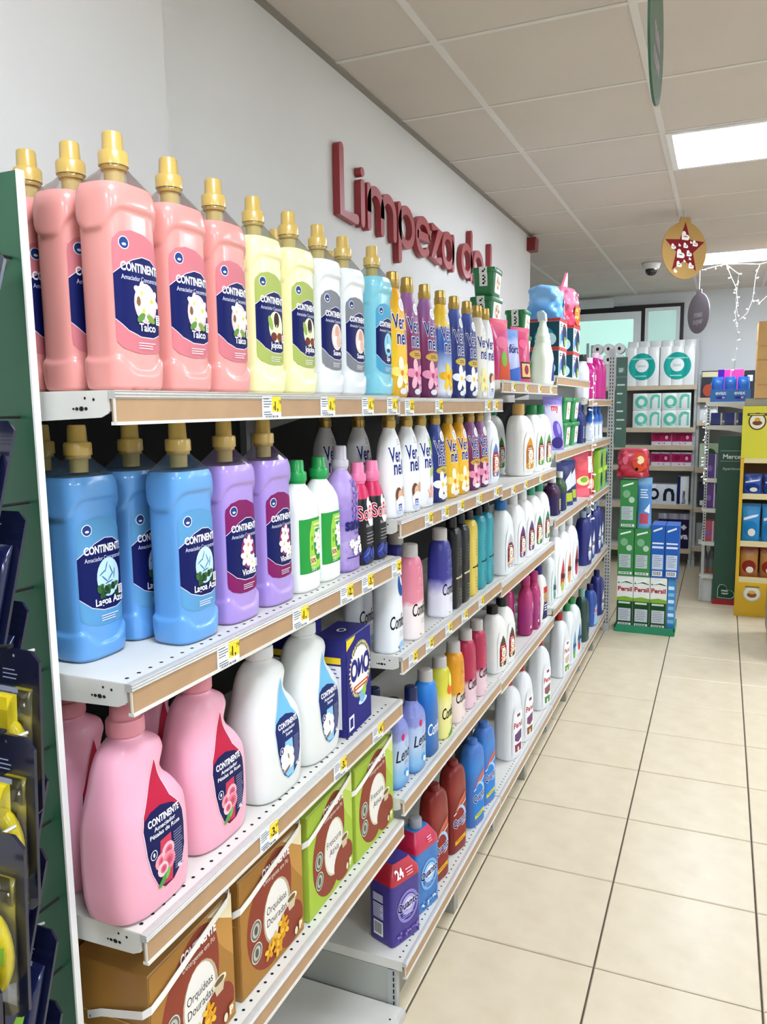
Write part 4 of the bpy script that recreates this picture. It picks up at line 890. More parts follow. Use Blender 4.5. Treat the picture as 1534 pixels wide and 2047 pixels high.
P = [(-.800, 3.195, 'first', '#6a4a72', '#8a3a52'), (-.795, 3.395, 'second', '#7a4a6a', '#8a5a2a'), (-.797, 3.800, 'third', '#8a5a5a', '#4f8a4a')]
for i, (x, y, od, c1, c2) in enumerate(P):
    det('per%d' % i, '#e3e6ea', '#a3241f', .335, .066, .046, lab_persil(c1, c2), x, y, zz, f'big white detergent bottle with red lettering, {od} on the base shelf from the left', capr=.027, caph=.045)
det('perd', '#2a1f3c', '#1a1428', .30, .055, .042, lab_persil('#3a2a5a', '#5a3a6a'), -.93, 3.02, zz, 'dark violet detergent bottle in the shadow behind the first white one')
det('per1', '#e3e6ea', '#a3241f', .335, .066, .046, lab_persil('#7a4a6a', '#8a5a2a'), -.90, 3.62, zz, 'big white detergent bottle in the second row of the base shelf')
# bays four and five, base
zz = B4[3]
det('per3', '#e3e6ea', '#a3241f', .330, .066, .044, lab_persil('#c9b49a', '#5f9a3a'), -.790, 4.31, zz, 'big white detergent bottle with green patch, alone beside the green-blue ones')
for i, (y, c1, c2) in enumerate([(4.545, '#4f8ab8', '#6fa84a'), (4.72, '#3f7fae', '#c0392f')]):
    det('ari%d' % i, '#e2e8ec', '#2f8a4a', .325, .062, .044, lab_skip(c1, c2, 'Ariel'), -.790, y, zz, ['white detergent bottle with green and blue swirl, first of two', 'white detergent bottle with blue swirl beside the dark green bottle'][i])
zz = B5[3]
det('dgreen', '#1c3f38', '#7fa89a', .300, .050, .040, lambda l, H, w: l.rect(-.01, H*.2, .03, H*.4, '#245248'), -.780, 5.02, zz, 'dark green detergent bottle with pale cap', arch=False, capr=.02, caph=.05)
det('ablue', '#2a4f9c', '#20204e', .26, .055, .040, lambda l, H, w: (l.poly([(-.03, H*.05), (.04, H*.05), (.04, H*.6), (-.02, H*.5)], '#8fb8e0'), l.text('Ariel', .006, H*.36, .026, '#b01c34', .04, .08, out=('#ffffff', .03))), -.785, 5.40, zz, 'blue detergent bottle with red lettering beside the dark green one', arch=False)
det('navy', '#1d2470', '#1a1f5c', .295, .064, .044, lab_skip('#dfe3ea', '#b9c2d8'), -.785, 5.72, zz, 'navy detergent bottle with white oval label on the base shelf end', arch=False)
# bays four and five, fourth rail
zz = B4[2][3]
for i, y in enumerate([4.13, 4.33, 4.56]):
    det('skw%d' % i, '#eef0f2', '#d9dde0', .335, .070, .046, lab_skip(['#b8433a', '#c97f5a', '#8a2a3c'][i], ['#a9bf4a', '#d9a86a', '#c23a5a'][i]), -.792, y, zz, ['large white detergent bottle with green-tipped label', 'large white detergent bottle with peach label', 'large white detergent bottle with dark red label'][i], capr=.026, caph=.055)
det('skw0', '#eef0f2', '#d9dde0', .335, .070, .046, lab_skip('#b8433a', '#a9bf4a'), -.93, 4.22, zz, 'large white detergent bottle in the second row behind the white ones', capr=.026, caph=.055)
det('skg', '#dfe6e6', '#c4d4d0', .25, .045, .036, lab_skip('#7fa8a0', '#5f8a8a'), -.792, 3.965, zz, 'slim white and grey-green detergent bottle beside the large white ones')
zz = B5[2][3]
for i, (x, y) in enumerate([(-.79, 5.09), (-.80, 5.30), (-.79, 5.52), (-.80, 5.72)]):
    det('navy2', '#1d2470', ['#c9d2e0', '#2a5fb0', '#2a5fb0', '#2a5fb0'][i] if i else '#8fa0b4', .315, .066, .044, lab_skip('#dfe3ea', '#b9c2d8'), x, y, zz, ['first', 'second', 'third', 'fourth'][i]+' navy detergent bottle of the row at the far end', arch=False, grp='navy detergent bottles')
# --- tubs, pouches, bags on the upper shelves
def tub(t, col, lab=True, W_=.15, D_=.10, H_=.112, lidc=None):
    K = sym([(0, .78, .74, 7), (.03, .82, .79, 7), (.84, .93, .92, 7)], W_/2, D_/2, H_); lf = Loft(K, 6, False)
    tm = mat('tub_'+col.lstrip('#'), col, .3, coat=.3, noise=(18, .06)); mb = MB(); lf.mesh(mb, tm, 36); mb.build('tub', t, angle=40)
    ld = Loft(sym([(.82, 1.0, 1.0, 7), (.90, 1.02, 1.02, 7), (.97, 1.0, 1.0, 7), (.985, .93, .92, 7)], W_/2, D_/2, H_), 5, False); mb = MB(); ld.mesh(mb, mat('lid_'+(lidc or col).lstrip('#'), lidc or col, .3, coat=.3), 36); mb.build('lid', t, angle=40)
    l = Lab(); l.rect(-.016, H_*.34, .016, H_*.99, '#dfe3dc')
    for k in range(4): l.ell(0, H_*(.44+.13*k), .005, .005, '#1b1b1b', 8); l.ell(.006, H_*(.5+.13*k), .003, .004, '#1b1b1b', 8)
    l.build(lambda a, b, o: (a, -W_/2*(.82+.11*b/(H_*.84))-o-.001 if b < H_*.80 else -W_/2*1.03-o, b), t, name='seal_strip', cut=(0, .01))
    if lab:
        l = Lab(); l.rect(-.05, H_*.12, .05, H_*.80, '#e6e9e2', .006); l.ell(.0, H_*.5, .03, .026, '#c9b49a'); l.flower(.005, H_*.46, .022, '#f2e6da', '#b0613a', 6)
        l.build(lf.front(), t, cut=(.02, .03), off=.0012)
Z3 = B3[2]
for i in range(4):
    place('tubg', lambda t: tub(t, '#14703a'), 'capsule_tub', ['green capsule tub at the bottom of the tall stack', 'green capsule tub second from the bottom of the tall stack', 'green capsule tub second from the top of the tall stack', 'topmost green capsule tub of the tall stack beside the wall lettering'][i], 'tub', (-.893, 3.16+.01*(i % 2), Z3[0]+.0005+.1125*i), R([0, 2, -2, 3][i]), 'green capsule tubs')
for i in range(3):
    place('tubg', lambda t: tub(t, '#14703a'), 'capsule_tub', ['green capsule tub at the bottom of the stack behind the white spray bottle', 'green capsule tub in the middle of the stack behind the white spray bottle', 'topmost green capsule tub next to the blue bag'][i], 'tub', (-.885, 3.665, Z3[0]+.0005+.1125*i), R([0, -2, 2][i]), 'green capsule tubs')
def pouch(t, key, c1, c2, W_, H_, D_=.05, draw=None, lean=0., rough=.25):
    K = [(0, -W_/2, W_/2, D_*.5, 0, 3), (H_*.04, -W_/2, W_/2, D_*.55, 0, 2.6), (H_*.3, -W_/2*.97, W_/2*.97, D_*.5, .0, 2.3), (H_*.6, -W_/2*.95, W_/2*.95, D_*.36, 0, 2.1), (H_*.85, -W_/2*.97, W_/2*.97, D_*.14, 0, 2), (H_*.93, -W_/2, W_/2, .003, 0, 2), (H_, -W_/2, W_/2, .0025, 0, 2)]
    lf = Loft(K, 20); mb = MB(); lf.mesh(mb, grad('pouch_'+key, [(0, c2), (.45, c1), (.9, c1), (1, c2)], H_, rough=rough, wob=.06, wsc=14, coat=.4), 28); mb.build('pouch', t, angle=60)
    if draw:
        l = Lab(); draw(l, H_, W_); l.build(lf.front(), t, cut=(.012, .014), off=.001)
def dr_fort(l, H, w): l.poly([(-w*.4, H*.02), (w*.4, H*.02), (w*.4, H*.3), (-w*.4, H*.22)], '#3a62b4'); l.text('fort', 0, H*.55, .03, '#1f2a6c', .03, w*.7, sh=.2); l.lines(-w*.2, H*.7, w*.2, 3, .008, .002, '#55608a')
def dr_mag(l, H, w): l.rect(-w*.2, H*.08, w*.35, H*.38, '#2a2030'); l.rect(-w*.16, H*.11, w*.31, H*.35, '#d9b06a'); l.ell(w*.08, H*.24, .018, .02, '#8a2a4a'); l.ell(0, H*.7, .03, .02, '#e0567c')
def dr_pink(l, H, w): l.poly([(-w*.3, H*.02), (w*.4, H*.02), (w*.4, H*.3), (-w*.2, H*.38)], '#c8502c'); l.ell(0, H*.36, .02, .03, '#6fb03a'); l.ell(0, H*.62, w*.34, H*.10, '#d86a8c')
for key, c1, c2, x, y, w, h, dr, lb in [('pk', '#c02a6c', '#d8486a', -.805, 3.02, .13, .235, dr_pink, 'pink and orange refill pouch at the left of the third bay top'), ('fort', '#a9b4dc', '#5f86c8', -.80, 3.175, .12, .21, dr_fort, 'pale blue refill pouch between the pink and magenta pouches'), ('mg', '#b81f58', '#c2305c', -.81, 3.385, .15, .235, dr_mag, 'magenta refill pouch beside the white spray bottle')]:
    place('po'+key, lambda t, a=(key, c1, c2, w, h): pouch(t, a[0], a[1], a[2], a[3], a[4], .055, dr), 'refill_pouch', lb, 'pouch', (x, y, Z3[0]+.0005), R(random.uniform(-20, -15)), 'refill pouches')
def spray(t):
    H = .30
    bottle(t, sym([(0, .92, .92, 3.2), (.02, 1, 1, 3.2), (.36, 1, 1, 3.2), (.46, .95, .95, 3), (.60, .74, .78, 2.6), (.66, .66, .72, 2.4), (.68, .70, .76, 2.4), (.72, .60, .66, 2.3), (.74, .64, .70, 2.3), (.80, .50, .58, 2.2), (.88, .42, .5, 2), (.92, .30, .38, 2), (1, .26, .34, 2)], .062, .046, H), mat('spray_body', '#dfe6d6', .3, spec=.35),
           lambda t: MB().prism([(-.020, H-.004), (.018, H-.004), (.014, H+.03), (-.002, H+.046), (-.024, H+.040), (-.026, H+.028)], mat('trigger_blue', '#c9d8ea', .3), lambda a, b, q: (a, q, b), -.011, .011).build('cap', t, smooth=False),
           lambda l: l.poly([(-.004, H*.06), (.040, H*.06), (.044, H*.30), (.030, H*.40), (.016, H*.34)], '#2f3a78'))
place('spray', spray, 'spray_bottle', 'tall white bottle with conical ribbed top beside the capsule boxes', 'bottle', (-.795, 3.782, Z3[0]+.0005), R(-10))
# capsule boxes with red lids, two stacks of two
Z4 = B4[2]
def capsbox(t):
    W_, D_, H_ = .20, .15, .145
    carton(t, W_, D_, H_*.9, '#d9d6e0'); MB().box((-D_/2-.003, -W_/2-.003, H_*.88), (D_/2+.003, W_/2+.003, H_*.98), plastic('#c8372c')).build('lid', t, smooth=False)
    l = Lab(); l.rect(-.098, .002, .098, .126, '#cfd4e6'); l.ell(.03, .064, .06, .058, '#16304a'); l.ell(-.04, .06, .018, .03, '#5a3f9c', 14, .2); l.ell(-.07, .04, .022, .03, '#4fa0b4'); l.flower(.05, .034, .026, '#6fb04a', '#a8c84a', 7); l.lines(-.08, .11, -.02, 2, .010, .005, '#3a3a4c'); l.rect(.012, .106, .05, .116, '#b02a2a')
    l.build(flat_front(D_/2), t, name='front_print', cut=None, off=.001)
    l = Lab(); l.rect(-.074, .002, .074, .126, '#1f4a58'); l.ell(.0, .05, .05, .05, '#2f8aa0'); l.ell(.03, .04, .03, .03, '#bfe0ea'); l.build(flat_left(-W_/2), t, name='side_print', cut=None, off=.001)
for i, (y, s) in enumerate([(4.10, 0), (4.10, 1), (4.50, 0), (4.50, 1)]):
    place('capsbox', capsbox, 'capsule_box', ['white capsule box with red lid, lower one under the blue bag', 'white capsule box with red lid, upper one under the blue bag', 'white capsule box with red lid, lower one under the pink bag', 'white capsule box with red lid, upper one under the pink bag'][i], 'box', (-.835, y+.01*s, Z4[0]+.0012+.1436*s), 0, 'capsule boxes with red lids')
def bag(t, key, c1, c2, W_, D_, H_, draw=None, ear=False):
    K = [(0, -W_*.46, W_*.46, D_*.46, 0, 5), (H_*.04, -W_/2, W_/2, D_/2, 0, 5), (H_*.5, -W_*.49, W_*.49, D_*.49, .0, 4), (H_*.85, -W_*.50, W_*.48, D_*.45, -.004, 3.6), (H_*.96, -W_*.46, W_*.44, D_*.36, -.008, 3), (H_, -W_*.38, W_*.36, D_*.25, -.01, 2.6)]
    lf = Loft(K, 22); mb = MB(); rn = random.Random(5)
    lf.mesh(mb, grad('bag_'+key, [(0, c1), (.5, c1), (.8, c2), (1, c2)], H_, rough=.22, wob=.08, wsc=16, coat=.5), 40, disp=lambda th, z: .006*math.sin(5*th+z*60)+.004*math.sin(9*th-z*90)); mb.build('bag', t, angle=50)
    if ear:
        mb = MB(); mb.prism([(-.05, H_*.9), (.055, H_*.9), (.065, H_*1.12), (.06, H_*1.42), (.035, H_*1.30), (-.02, H_*1.05)], grad('bag_'+key, [], 1), lambda a, b, q: (q, a, b), -.012, .002); mb.build('folded_flap', t, smooth=False)
    if draw: l = Lab(); draw(l, H_, W_); l.build(lf.front(), t, cut=(.02, .02), off=.006)
place('bagb', lambda t: bag(t, 'blue', '#5a9ad8', '#7fb4e6', .24, .16, .165, lambda l, H, w: (l.ell(.07, H*.4, .03, .05, '#cfe4f6'),)), 'detergent_bag', 'pale blue crinkled bag lying on top of the capsule boxes', 'bag', (-.845, 4.10, Z4[0]+.285), R(4))
place('bagp', lambda t: bag(t, 'pink', '#d8405c', '#e87a9a', .22, .14, .215, lambda l, H, w: (l.ell(.01, H*.30, .06, .055, '#e05a20'), l.ell(.005, H*.33, .035, .03, '#f0d23c'), l.text('15', .05, H*.72, .03, '#1a1a1a', .03), l.text('oxi', .0, H*.28, .03, '#b01c24', .04)), True), 'detergent_bag', 'pink and orange detergent bag with a folded-up corner on the red-lidded boxes', 'bag', (-.835, 4.52, Z4[0]+.285), R(-5))
# fourth and fifth bay
Z5 = B5[2]
def dr_lil(l, H, w): l.text('my', .0, H*.74, .034, '#b8283c', .05, w*.7, out=('#f0f0f4', .03)); l.ell(.004, H*.36, .035, .055, '#5a48a0', 16, .4); l.ell(.0, H*.14, .05, .03, '#2f2468'); l.ell(.012, H*.4, .014, .03, '#9a8cd0', 12, .3)
place('polil', lambda t: pouch(t, 'lilac', '#b9b2dc', '#6a5ab0', .17, .27, .07, dr_lil), 'refill_pouch', 'lilac refill pouch beside the stacked green tubs', 'pouch', (-.80, 4.06, Z4[1]+.0005), R(-24), 'refill pouches')
for i, (y, s) in enumerate([(4.34, 0), (4.34, 1), (4.60, 0), (4.60, 1)]):
    place('tubg2', lambda t: tub(t, '#1f8a48', True, .19, .12, .135), 'capsule_tub', ['lower', 'upper', 'lower', 'upper'][i]+' bright green capsule tub '+('beside the lilac pouch' if i < 2 else 'beside the dark blue bottles'), 'tub', (-.82, y, Z4[1]+.0005+.1345*s), 0, 'green capsule tubs')
def simple(t, key, c1, c2, H, w, d, capc, cr=.018, ch=.03, draw=None):
    bottle(t, sym([(0, .9, .9, 3), (.03, 1, 1, 3), (.66, 1, 1, 3), (.82, .86, .88, 2.5), (.93, .5, .56, 2.1), (1, .4, .46, 2)], w, d, H), grad('simple_'+key, [(0, c1), (.55, c1), (.7, c2), (1, c2)], H, wob=.02), lambda t: cap_plain(t, (0, 0), H-.003, cr, ch, plastic(capc)), (lambda l: draw(l, H, w)) if draw else None)
def dr_box(c): return lambda l, H, w: (l.rect(-w*.2, H*.15, w*.8, H*.5, c), l.lines(-w*.1, H*.42, w*.6, 4, H*.07, H*.02, '#333344'))
SI = [('db', '#16205a', '#1a2768', .20, .045, .035, '#1c2c70', '#c9d4e8', [(-.79, 4.79, Z4[1], 'dark blue bottle beside the green tubs'), (-.80, 4.93, Z5[1], 'dark blue bottle on the fifth bay second rail')]),
      ('dp', '#2a1a50', '#3a1a3c', .165, .058, .042, '#c9ccd0', '#d8c84a', [(-.79, 4.03, Z4[2], 'dark purple bottle with yellow label patch'), ]),
      ('dn', '#1a2460', '#2f4a2a', .175, .052, .04, '#d9dcde', '#a9b43c', [(-.79, 4.22, Z4[2], 'navy and green bottle beside the dark purple one')]),
      ('bw', '#dfe6ee', '#2a62b4', .19, .04, .032, '#2a62b4', '#3a6ab8', [(-.79, 5.25, Z5[1], 'white bottle with blue shoulder on the fifth bay'), (-.79, 5.42, Z5[1], 'white bottle with blue shoulder, second on the fifth bay'), (-.79, 5.60, Z5[1], 'white bottle with blue shoulder, last on the fifth bay')])]
for key, c1, c2, H, w, d, cc, lc, L in SI:
    for x, y, z, lb in L: place('si'+key, lambda t: simple(t, key, c1, c2, H, w, d, cc, .02, .036, dr_box(lc)), 'cleaner_bottle', lb, 'bottle', (x, y, z+.0005), 0, 'small cleaner bottles')
def dr_navy(l, H, w): l.poly([(-w*.3, H*.3), (w*.4, H*.45), (w*.4, H*.8), (-w*.1, H*.6)], '#c9ccd8'); l.rect(-w*.1, H*.1, w*.3, H*.3, '#a9b43c')
for i, (x, y) in enumerate([(-.80, 4.42), (-.81, 4.60)]): place('ponv', lambda t: pouch(t, 'navy', '#161e58', '#1d2a78', .14, .24, .06, dr_navy), 'refill_pouch', ['navy refill pouch with silver streak', 'navy refill pouch beside the red packs'][i], 'pouch', (x, y, Z4[2]+.0005), R(-26), 'refill pouches')
def dr_red(l, H, w): l.rect(-w*.45, H*.05, w*.45, H*.22, '#e46a7a'); l.ell(0, H*.38, w*.4, H*.10, '#f0dca0'); l.ell(.004, H*.40, w*.25, H*.06, '#7fae3a'); l.ell(0, H*.72, w*.35, H*.12, '#e8606a')
for i, (x, y, z) in enumerate([(-.79, 4.83, Z5[2]), (-.785, 5.03, Z5[2])]): place('pored%d' % i, lambda t: pouch(t, 'red%d' % i, ['#dc4652', '#c02428'][i], ['#d83a5a', '#b01c20'][i], .17, .285, .06, dr_red if not i else (lambda l, H, w: (l.rect(-w*.3, H*.5, w*.3, H*.82, '#e6e0e4'), l.ell(.02, H*.25, w*.25, H*.12, '#e8b0a0')))), 'refill_pouch', ['red and white fruit pouch behind the hanging string light', 'plain red pouch with white square beside the green box'][i], 'pouch', (x-.008, 4.96 if i == 0 else 5.14, z+.0005), R(-24), 'refill pouches')
def gbox(t):
    carton(t, .20, .12, .27, '#8fc43c'); l = Lab(); l.ell(.06, .20, .04, .05, '#16304a'); l.ell(.06, .07, .04, .05, '#16304a'); l.rect(.03, .002, .098, .268, '#6fa8c4'); l.rect(-.098, .12, .098, .15, '#b8e04a'); l.ell(.06, .20, .034, .05, '#16304a'); l.ell(.06, .07, .034, .05, '#16304a'); l.build(flat_front(.06), t, name='front_print', cut=None, off=.001)
place('gbox', gbox, 'detergent_box', 'lime green and blue box at the far end of the third rail', 'box', (-.80, 5.42, Z5[2]+.0005), 0)
place('gbox', gbox, 'detergent_box', 'lime green and blue box last before the slotted post', 'box', (-.80, 5.66, Z5[2]+.0005), 0)
for i, (x, y, s) in enumerate([(-.79, 5.16, 0), (-.79, 5.42, 1), (-.79, 5.62, 1)]):
    place('mag%d' % s, lambda t: (simple(t, 'mag%d' % s, '#c01c80', '#c01c80', .225 if not s else .27, .06, .045, '#e6d0de', .024, .035, (lambda l, H, w: (l.rect(-w*.5, H*.5, w*.7, H*.66, '#e0c0dc'), l.lines(-w*.5, H*.44, w*.1, 8, .012, .003, '#e8a8d0'))) if not s else None)), 'stain_remover_bottle', ['small magenta bottle with pale label on the fifth bay top', 'tall plain magenta bottle on the fifth bay top', 'tall plain magenta bottle next to the slotted post'][i], 'bottle', (x, y, Z5[0]+.0005), 0, 'magenta stain remover bottles')
place('wbk', lambda t: simple(t, 'wbk', '#e6e8ea', '#dfe4e6', .23, .05, .04, '#1f2a28', .026, .04), 'cleaner_bottle', 'white bottle with dark cap on the fifth bay top', 'bottle', (-.80, 4.98, Z5[0]+.0005), 0)

# ================================================================ wall lettering
sg = thing('raised_lettering', 'raised red wall lettering reading Limpeza do l above the bottles', 'sign', (XW, 0, 0))
redm = mat('letter_red', '#9c2f34', .4, noise=(6, .08), coat=.1)
def stroke(mb, path, r, closed=False):
    """flat ribbon with round ends along a 2-D path, extruded from the wall"""
    P = [Vector(p) for p in path]; n = len(P); L_, R_ = [], []
    for i in range(n):
        a = P[(i-1) % n] if closed or i else P[i]; b = P[(i+1) % n] if closed or i < n-1 else P[i]
        d = (b-a).normalized(); q = Vector((-d.y, d.x)); 
        if 0 < i < n-1 or closed:
            d1 = (P[i]-a).normalized(); q1 = Vector((-d1.y, d1.x)); k = max(.5, q.dot(q1)); q = q/k
        L_.append(P[i]+q*r); R_.append(P[i]-q*r)
    x0, x1 = .002, .028; vs = []; fs = []
    for p, q in zip(L_, R_): vs += [(x0, p.x, p.y), (x0, q.x, q.y), (x1, q.x, q.y), (x1, p.x, p.y)]
    m_ = n if closed else n-1
    for i in range(m_):
        j = (i+1) % n
        for k in range(4): fs.append((4*i+k, 4*i+(k+1) % 4, 4*j+(k+1) % 4, 4*j+k))
    mb.add(vs, fs, redm)
    if not closed:
        for p in (P[0], P[-1]):
            mb.prism([(p.x+r*.995*math.cos(2*math.pi*k/14), p.y+r*.995*math.sin(2*math.pi*k/14)) for k in range(14)], redm, lambda a, b, t: (t, a, b), x0, x1-.0002)
def arc_(cx, cy, rx, ry, a0, a1, n=16): return [(cx+rx*math.cos(R(a0+(a1-a0)*k/n)), cy+ry*math.sin(R(a0+(a1-a0)*k/n))) for k in range(n+1)]
zb_, zx, za, r_ = 2.337, 2.470, 2.550, .0172
LET = {'L': [[(2.536, za), (2.536, zb_), (2.655, zb_)]], 'i': [[(2.707, zb_), (2.707, zx)]], 'm': [[(2.764, zb_), (2.764, zx+.004)], [(2.764, zb_+.05)]+arc_(2.826, zx-.055, .062, .058, 170, 0)+[(2.888, zb_)], [(2.888, zb_+.05)]+arc_(2.95, zx-.055, .062, .058, 170, 0)+[(3.012, zb_)]],
       'p': [[(3.066, 2.268), (3.066, zx+.004)], [('c', 3.142, (zb_+zx)/2, .076, .0685)]], 'e': [arc_(3.342, (zb_+zx)/2, .080, .0685, 2, 310, 24), [(3.264, (zb_+zx)/2), (3.42, (zb_+zx)/2+.004)]], 'z': [[(3.462, zx), (3.566, zx), (3.462, zb_), (3.57, zb_)]],
       'a': [[('c', 3.68, (zb_+zx)/2, .076, .0685)], [(3.756, zx+.004), (3.756, zb_-.006)]], 'd': [[('c', 3.98, (zb_+zx)/2, .078, .0685)], [(4.058, za), (4.058, zb_-.006)]], 'o': [[('c', 4.19, (zb_+zx)/2, .082, .0685)]], 'l': [[(4.43, zb_), (4.43, za)]]}
for ch, S_ in LET.items():
    mb = MB()
    for pth in S_:
        if pth[0][0] == 'c': _, cx, cy, rx, ry = pth[0]; stroke(mb, arc_(cx, cy, rx, ry, 0, 360, 28)[:-1], r_, True)
        else: stroke(mb, pth, r_)
    if ch == 'i': mb.prism([(2.707+.0165*math.cos(2*math.pi*k/16), 2.512+.0165*math.sin(2*math.pi*k/16)) for k in range(16)], redm, lambda a, b, t: (t, a, b), .002, .028)
    mb.build('letter', sg, angle=40)

# ================================================================ green end panel with hanging packs
ep = thing('end_panel', 'tall dark green end panel with white edge at the left of the shelving', 'panel', (0, .792, 0))
MB().box((-1.196, .009, 0), (-.858, .018, 1.985), mat('panel_green', '#1d5a3c', .38, noise=(3, .1), coat=.15)).build('board', ep, smooth=False)
MB().box((-.858, .008, 0), (-.8545, .019, 1.986), mat('panel_edge', '#eeeeea', .4)).build('edge_band', ep, smooth=False)
HOOKS = []
def blister(t, ring):
    nv = mat('blister_card', '#10142e', .22, coat=.4, noise=(20, .2)); W_, H_ = (.084 if ring else .11), .20; k_ = W_/.11; dd = 1. if ring else .75
    mb = MB(); mb.prism([(-W_/2, -H_), (W_/2-.01, -H_), (W_/2, -H_+.01), (W_/2, -.012), (W_/2-.014, 0), (-W_/2+.014, 0), (-W_/2, -.012)], nv, lambda a, b, q: (a, q, b), 0, .004); mb.build('card', t, smooth=False)
    lf = Loft([(-H_+.012, -.046*k_, .046*k_, .008*dd, .008*dd, 4), (-H_+.03, -.048*k_, .048*k_, .0115*dd, .0115*dd, 4), (-.075, -.048*k_, .048*k_, .0115*dd, .0115*dd, 4), (-.055, -.046*k_, .046*k_, .008*dd, .008*dd, 4), (-.045, -.044*k_, .044*k_, .002, .002, 4)], 8)
    mb = MB(); lf.mesh(mb, CLEAR if ring else mat('blister_dark', '#141a3c', .15, coat=.6), 32); o = mb.build('blister', t, angle=50); o.rotation_euler = (0, 0, -math.pi/2); o.location = (0, -.0005, 0)
    if ring:
        yl = plastic('#e8cf24', .3); mb = MB(); rs = []
        for k in range(24):
            q = 2*math.pi*k/24; rs.append([(.025*math.cos(q)*(1+.0)+.009*math.cos(s_*math.pi/4)*math.cos(q), -.012+.009*math.sin(s_*math.pi/4), -.128+.038*math.sin(q)+.011*math.cos(s_*math.pi/4)*math.sin(q)) for s_ in range(8)])
        mb.rings(rs+[rs[0]], yl, (0, 0)); mb.box((-.013, -.022, -.09), (.013, -.008, -.052), yl); mb.build('yellow_ring', t, angle=50)
        MB().prism([(.010*math.cos(q*.524), -.128+.020*math.sin(q*.524)) for q in range(12)], plastic('#1d7a4a'), lambda a, b, q: (a, q, b), -.019, -.006).build('green_pad', t)
    l = Lab(); l.rect(.004, -.042, .036, -.036, '#8c90a4'); l.lines(.012, -.016, .036, 3, .005, .0014, '#8a90ac'); l.poly([(.018, -.13), (.036, -.125), (.038, -.105), (.024, -.11)], '#7fae3a'); l.rect(.010, -.190, .036, -.164, '#0c0e18', .003); l.text('60', .023, -.182, .012, '#f0f0f0', .02)
    l.build(flat_left(-.0245 if ring else -.0185), t, name='print', cut=None)
    MB().tube([(0, .0, -.008), (0, .030, -.008)], .002, alu, 6).build('hanger', t)
PK = [(-.877, 1.872, 0), (-.884, 1.662, 0), (-.878, 1.545, 0), (-.882, 1.425, 0), (-.876, 1.305, 0), (-.874, 1.19, 0), (-.882, 1.075, 0), (-.876, .955, 0), (-.880, .842, 0), (-.775, 1.390, .668), (-.731, 1.312, .611), (-.695, 1.232, .555), (-.673, 1.118, .498)]
cs = thing('peg_stand', 'thin dark peg stand carrying the yellow ring packs', 'display stand', (0, 0, 0))
MB().box((-.875, .46, 0), (-.855, .625, 1.46), mat('stand_dark', '#1a1c1e', .5)).build('post', cs, smooth=False)
ODN = ['topmost', 'second', 'third', 'fourth', 'fifth', 'sixth', 'seventh', 'eighth', 'lowest']
for i, (x, z, yy) in enumerate(PK):
    rg = 1 if yy else 0; y = yy or .745
    place('bl%d' % rg, lambda t: blister(t, rg), 'blister_pack', (f'clear blister pack with yellow ring hanging by the green end panel, {["top", "second", "third", "lowest"][i-9]} of four' if rg else f'{ODN[i]} dark navy blister pack hanging on the green end panel'), 'blister pack', (x, y, z), R(-2+2*(i % 3)), 'packs hanging on the end panel', tilt=(R(-3 if rg else -18), 0))
    if not rg: MB().tube([(x, .0085, z+.004), (x, y-.792-.012, z+.004)], .0022, dark, 6).build('hook', ep)
    else: MB().tube([(-.858, min(y, .62), z+.004), (x, y, z+.004), (x, y-.008, z+.004)], .0022, dark, 6).build('hook', cs)
# ================================================================ floor stack of detergent cartons
FACE = -math.pi/2                # turned towards the entrance (front faces -y)
tray = thing('pallet_tray', 'low green plastic tray under the stacked detergent cartons', 'tray', (-.468, 6.02, 0))
mb = MB(); gm = mat('tray_green', '#1f8a62', .4, noise=(10, .1))
mb.box((-.21, -.13, .0), (.21, .17, .03), gm); mb.box((-.21, -.13, .03), (.21, -.122, .055), gm); mb.box((-.21, .162, .03), (.21, .17, .055), gm); mb.box((-.21, -.13, .03), (-.202, .17, .055), gm); mb.box((.202, -.13, .03), (.21, .17, .055), gm); mb.build('tray', tray, smooth=False)
def small_strap(t, D_, W_, H_):
    mb = MB(); mb.prism([(-W_*.36, H_*.865), (W_*.3, H_*.93), (W_*.3, H_*.965), (-W_*.36, H_*.90)], pm('#eef2ee'), lambda a, b, q: (q, a, b), D_/2+.0015, D_/2+.004); mb.build('strap', t, smooth=False)
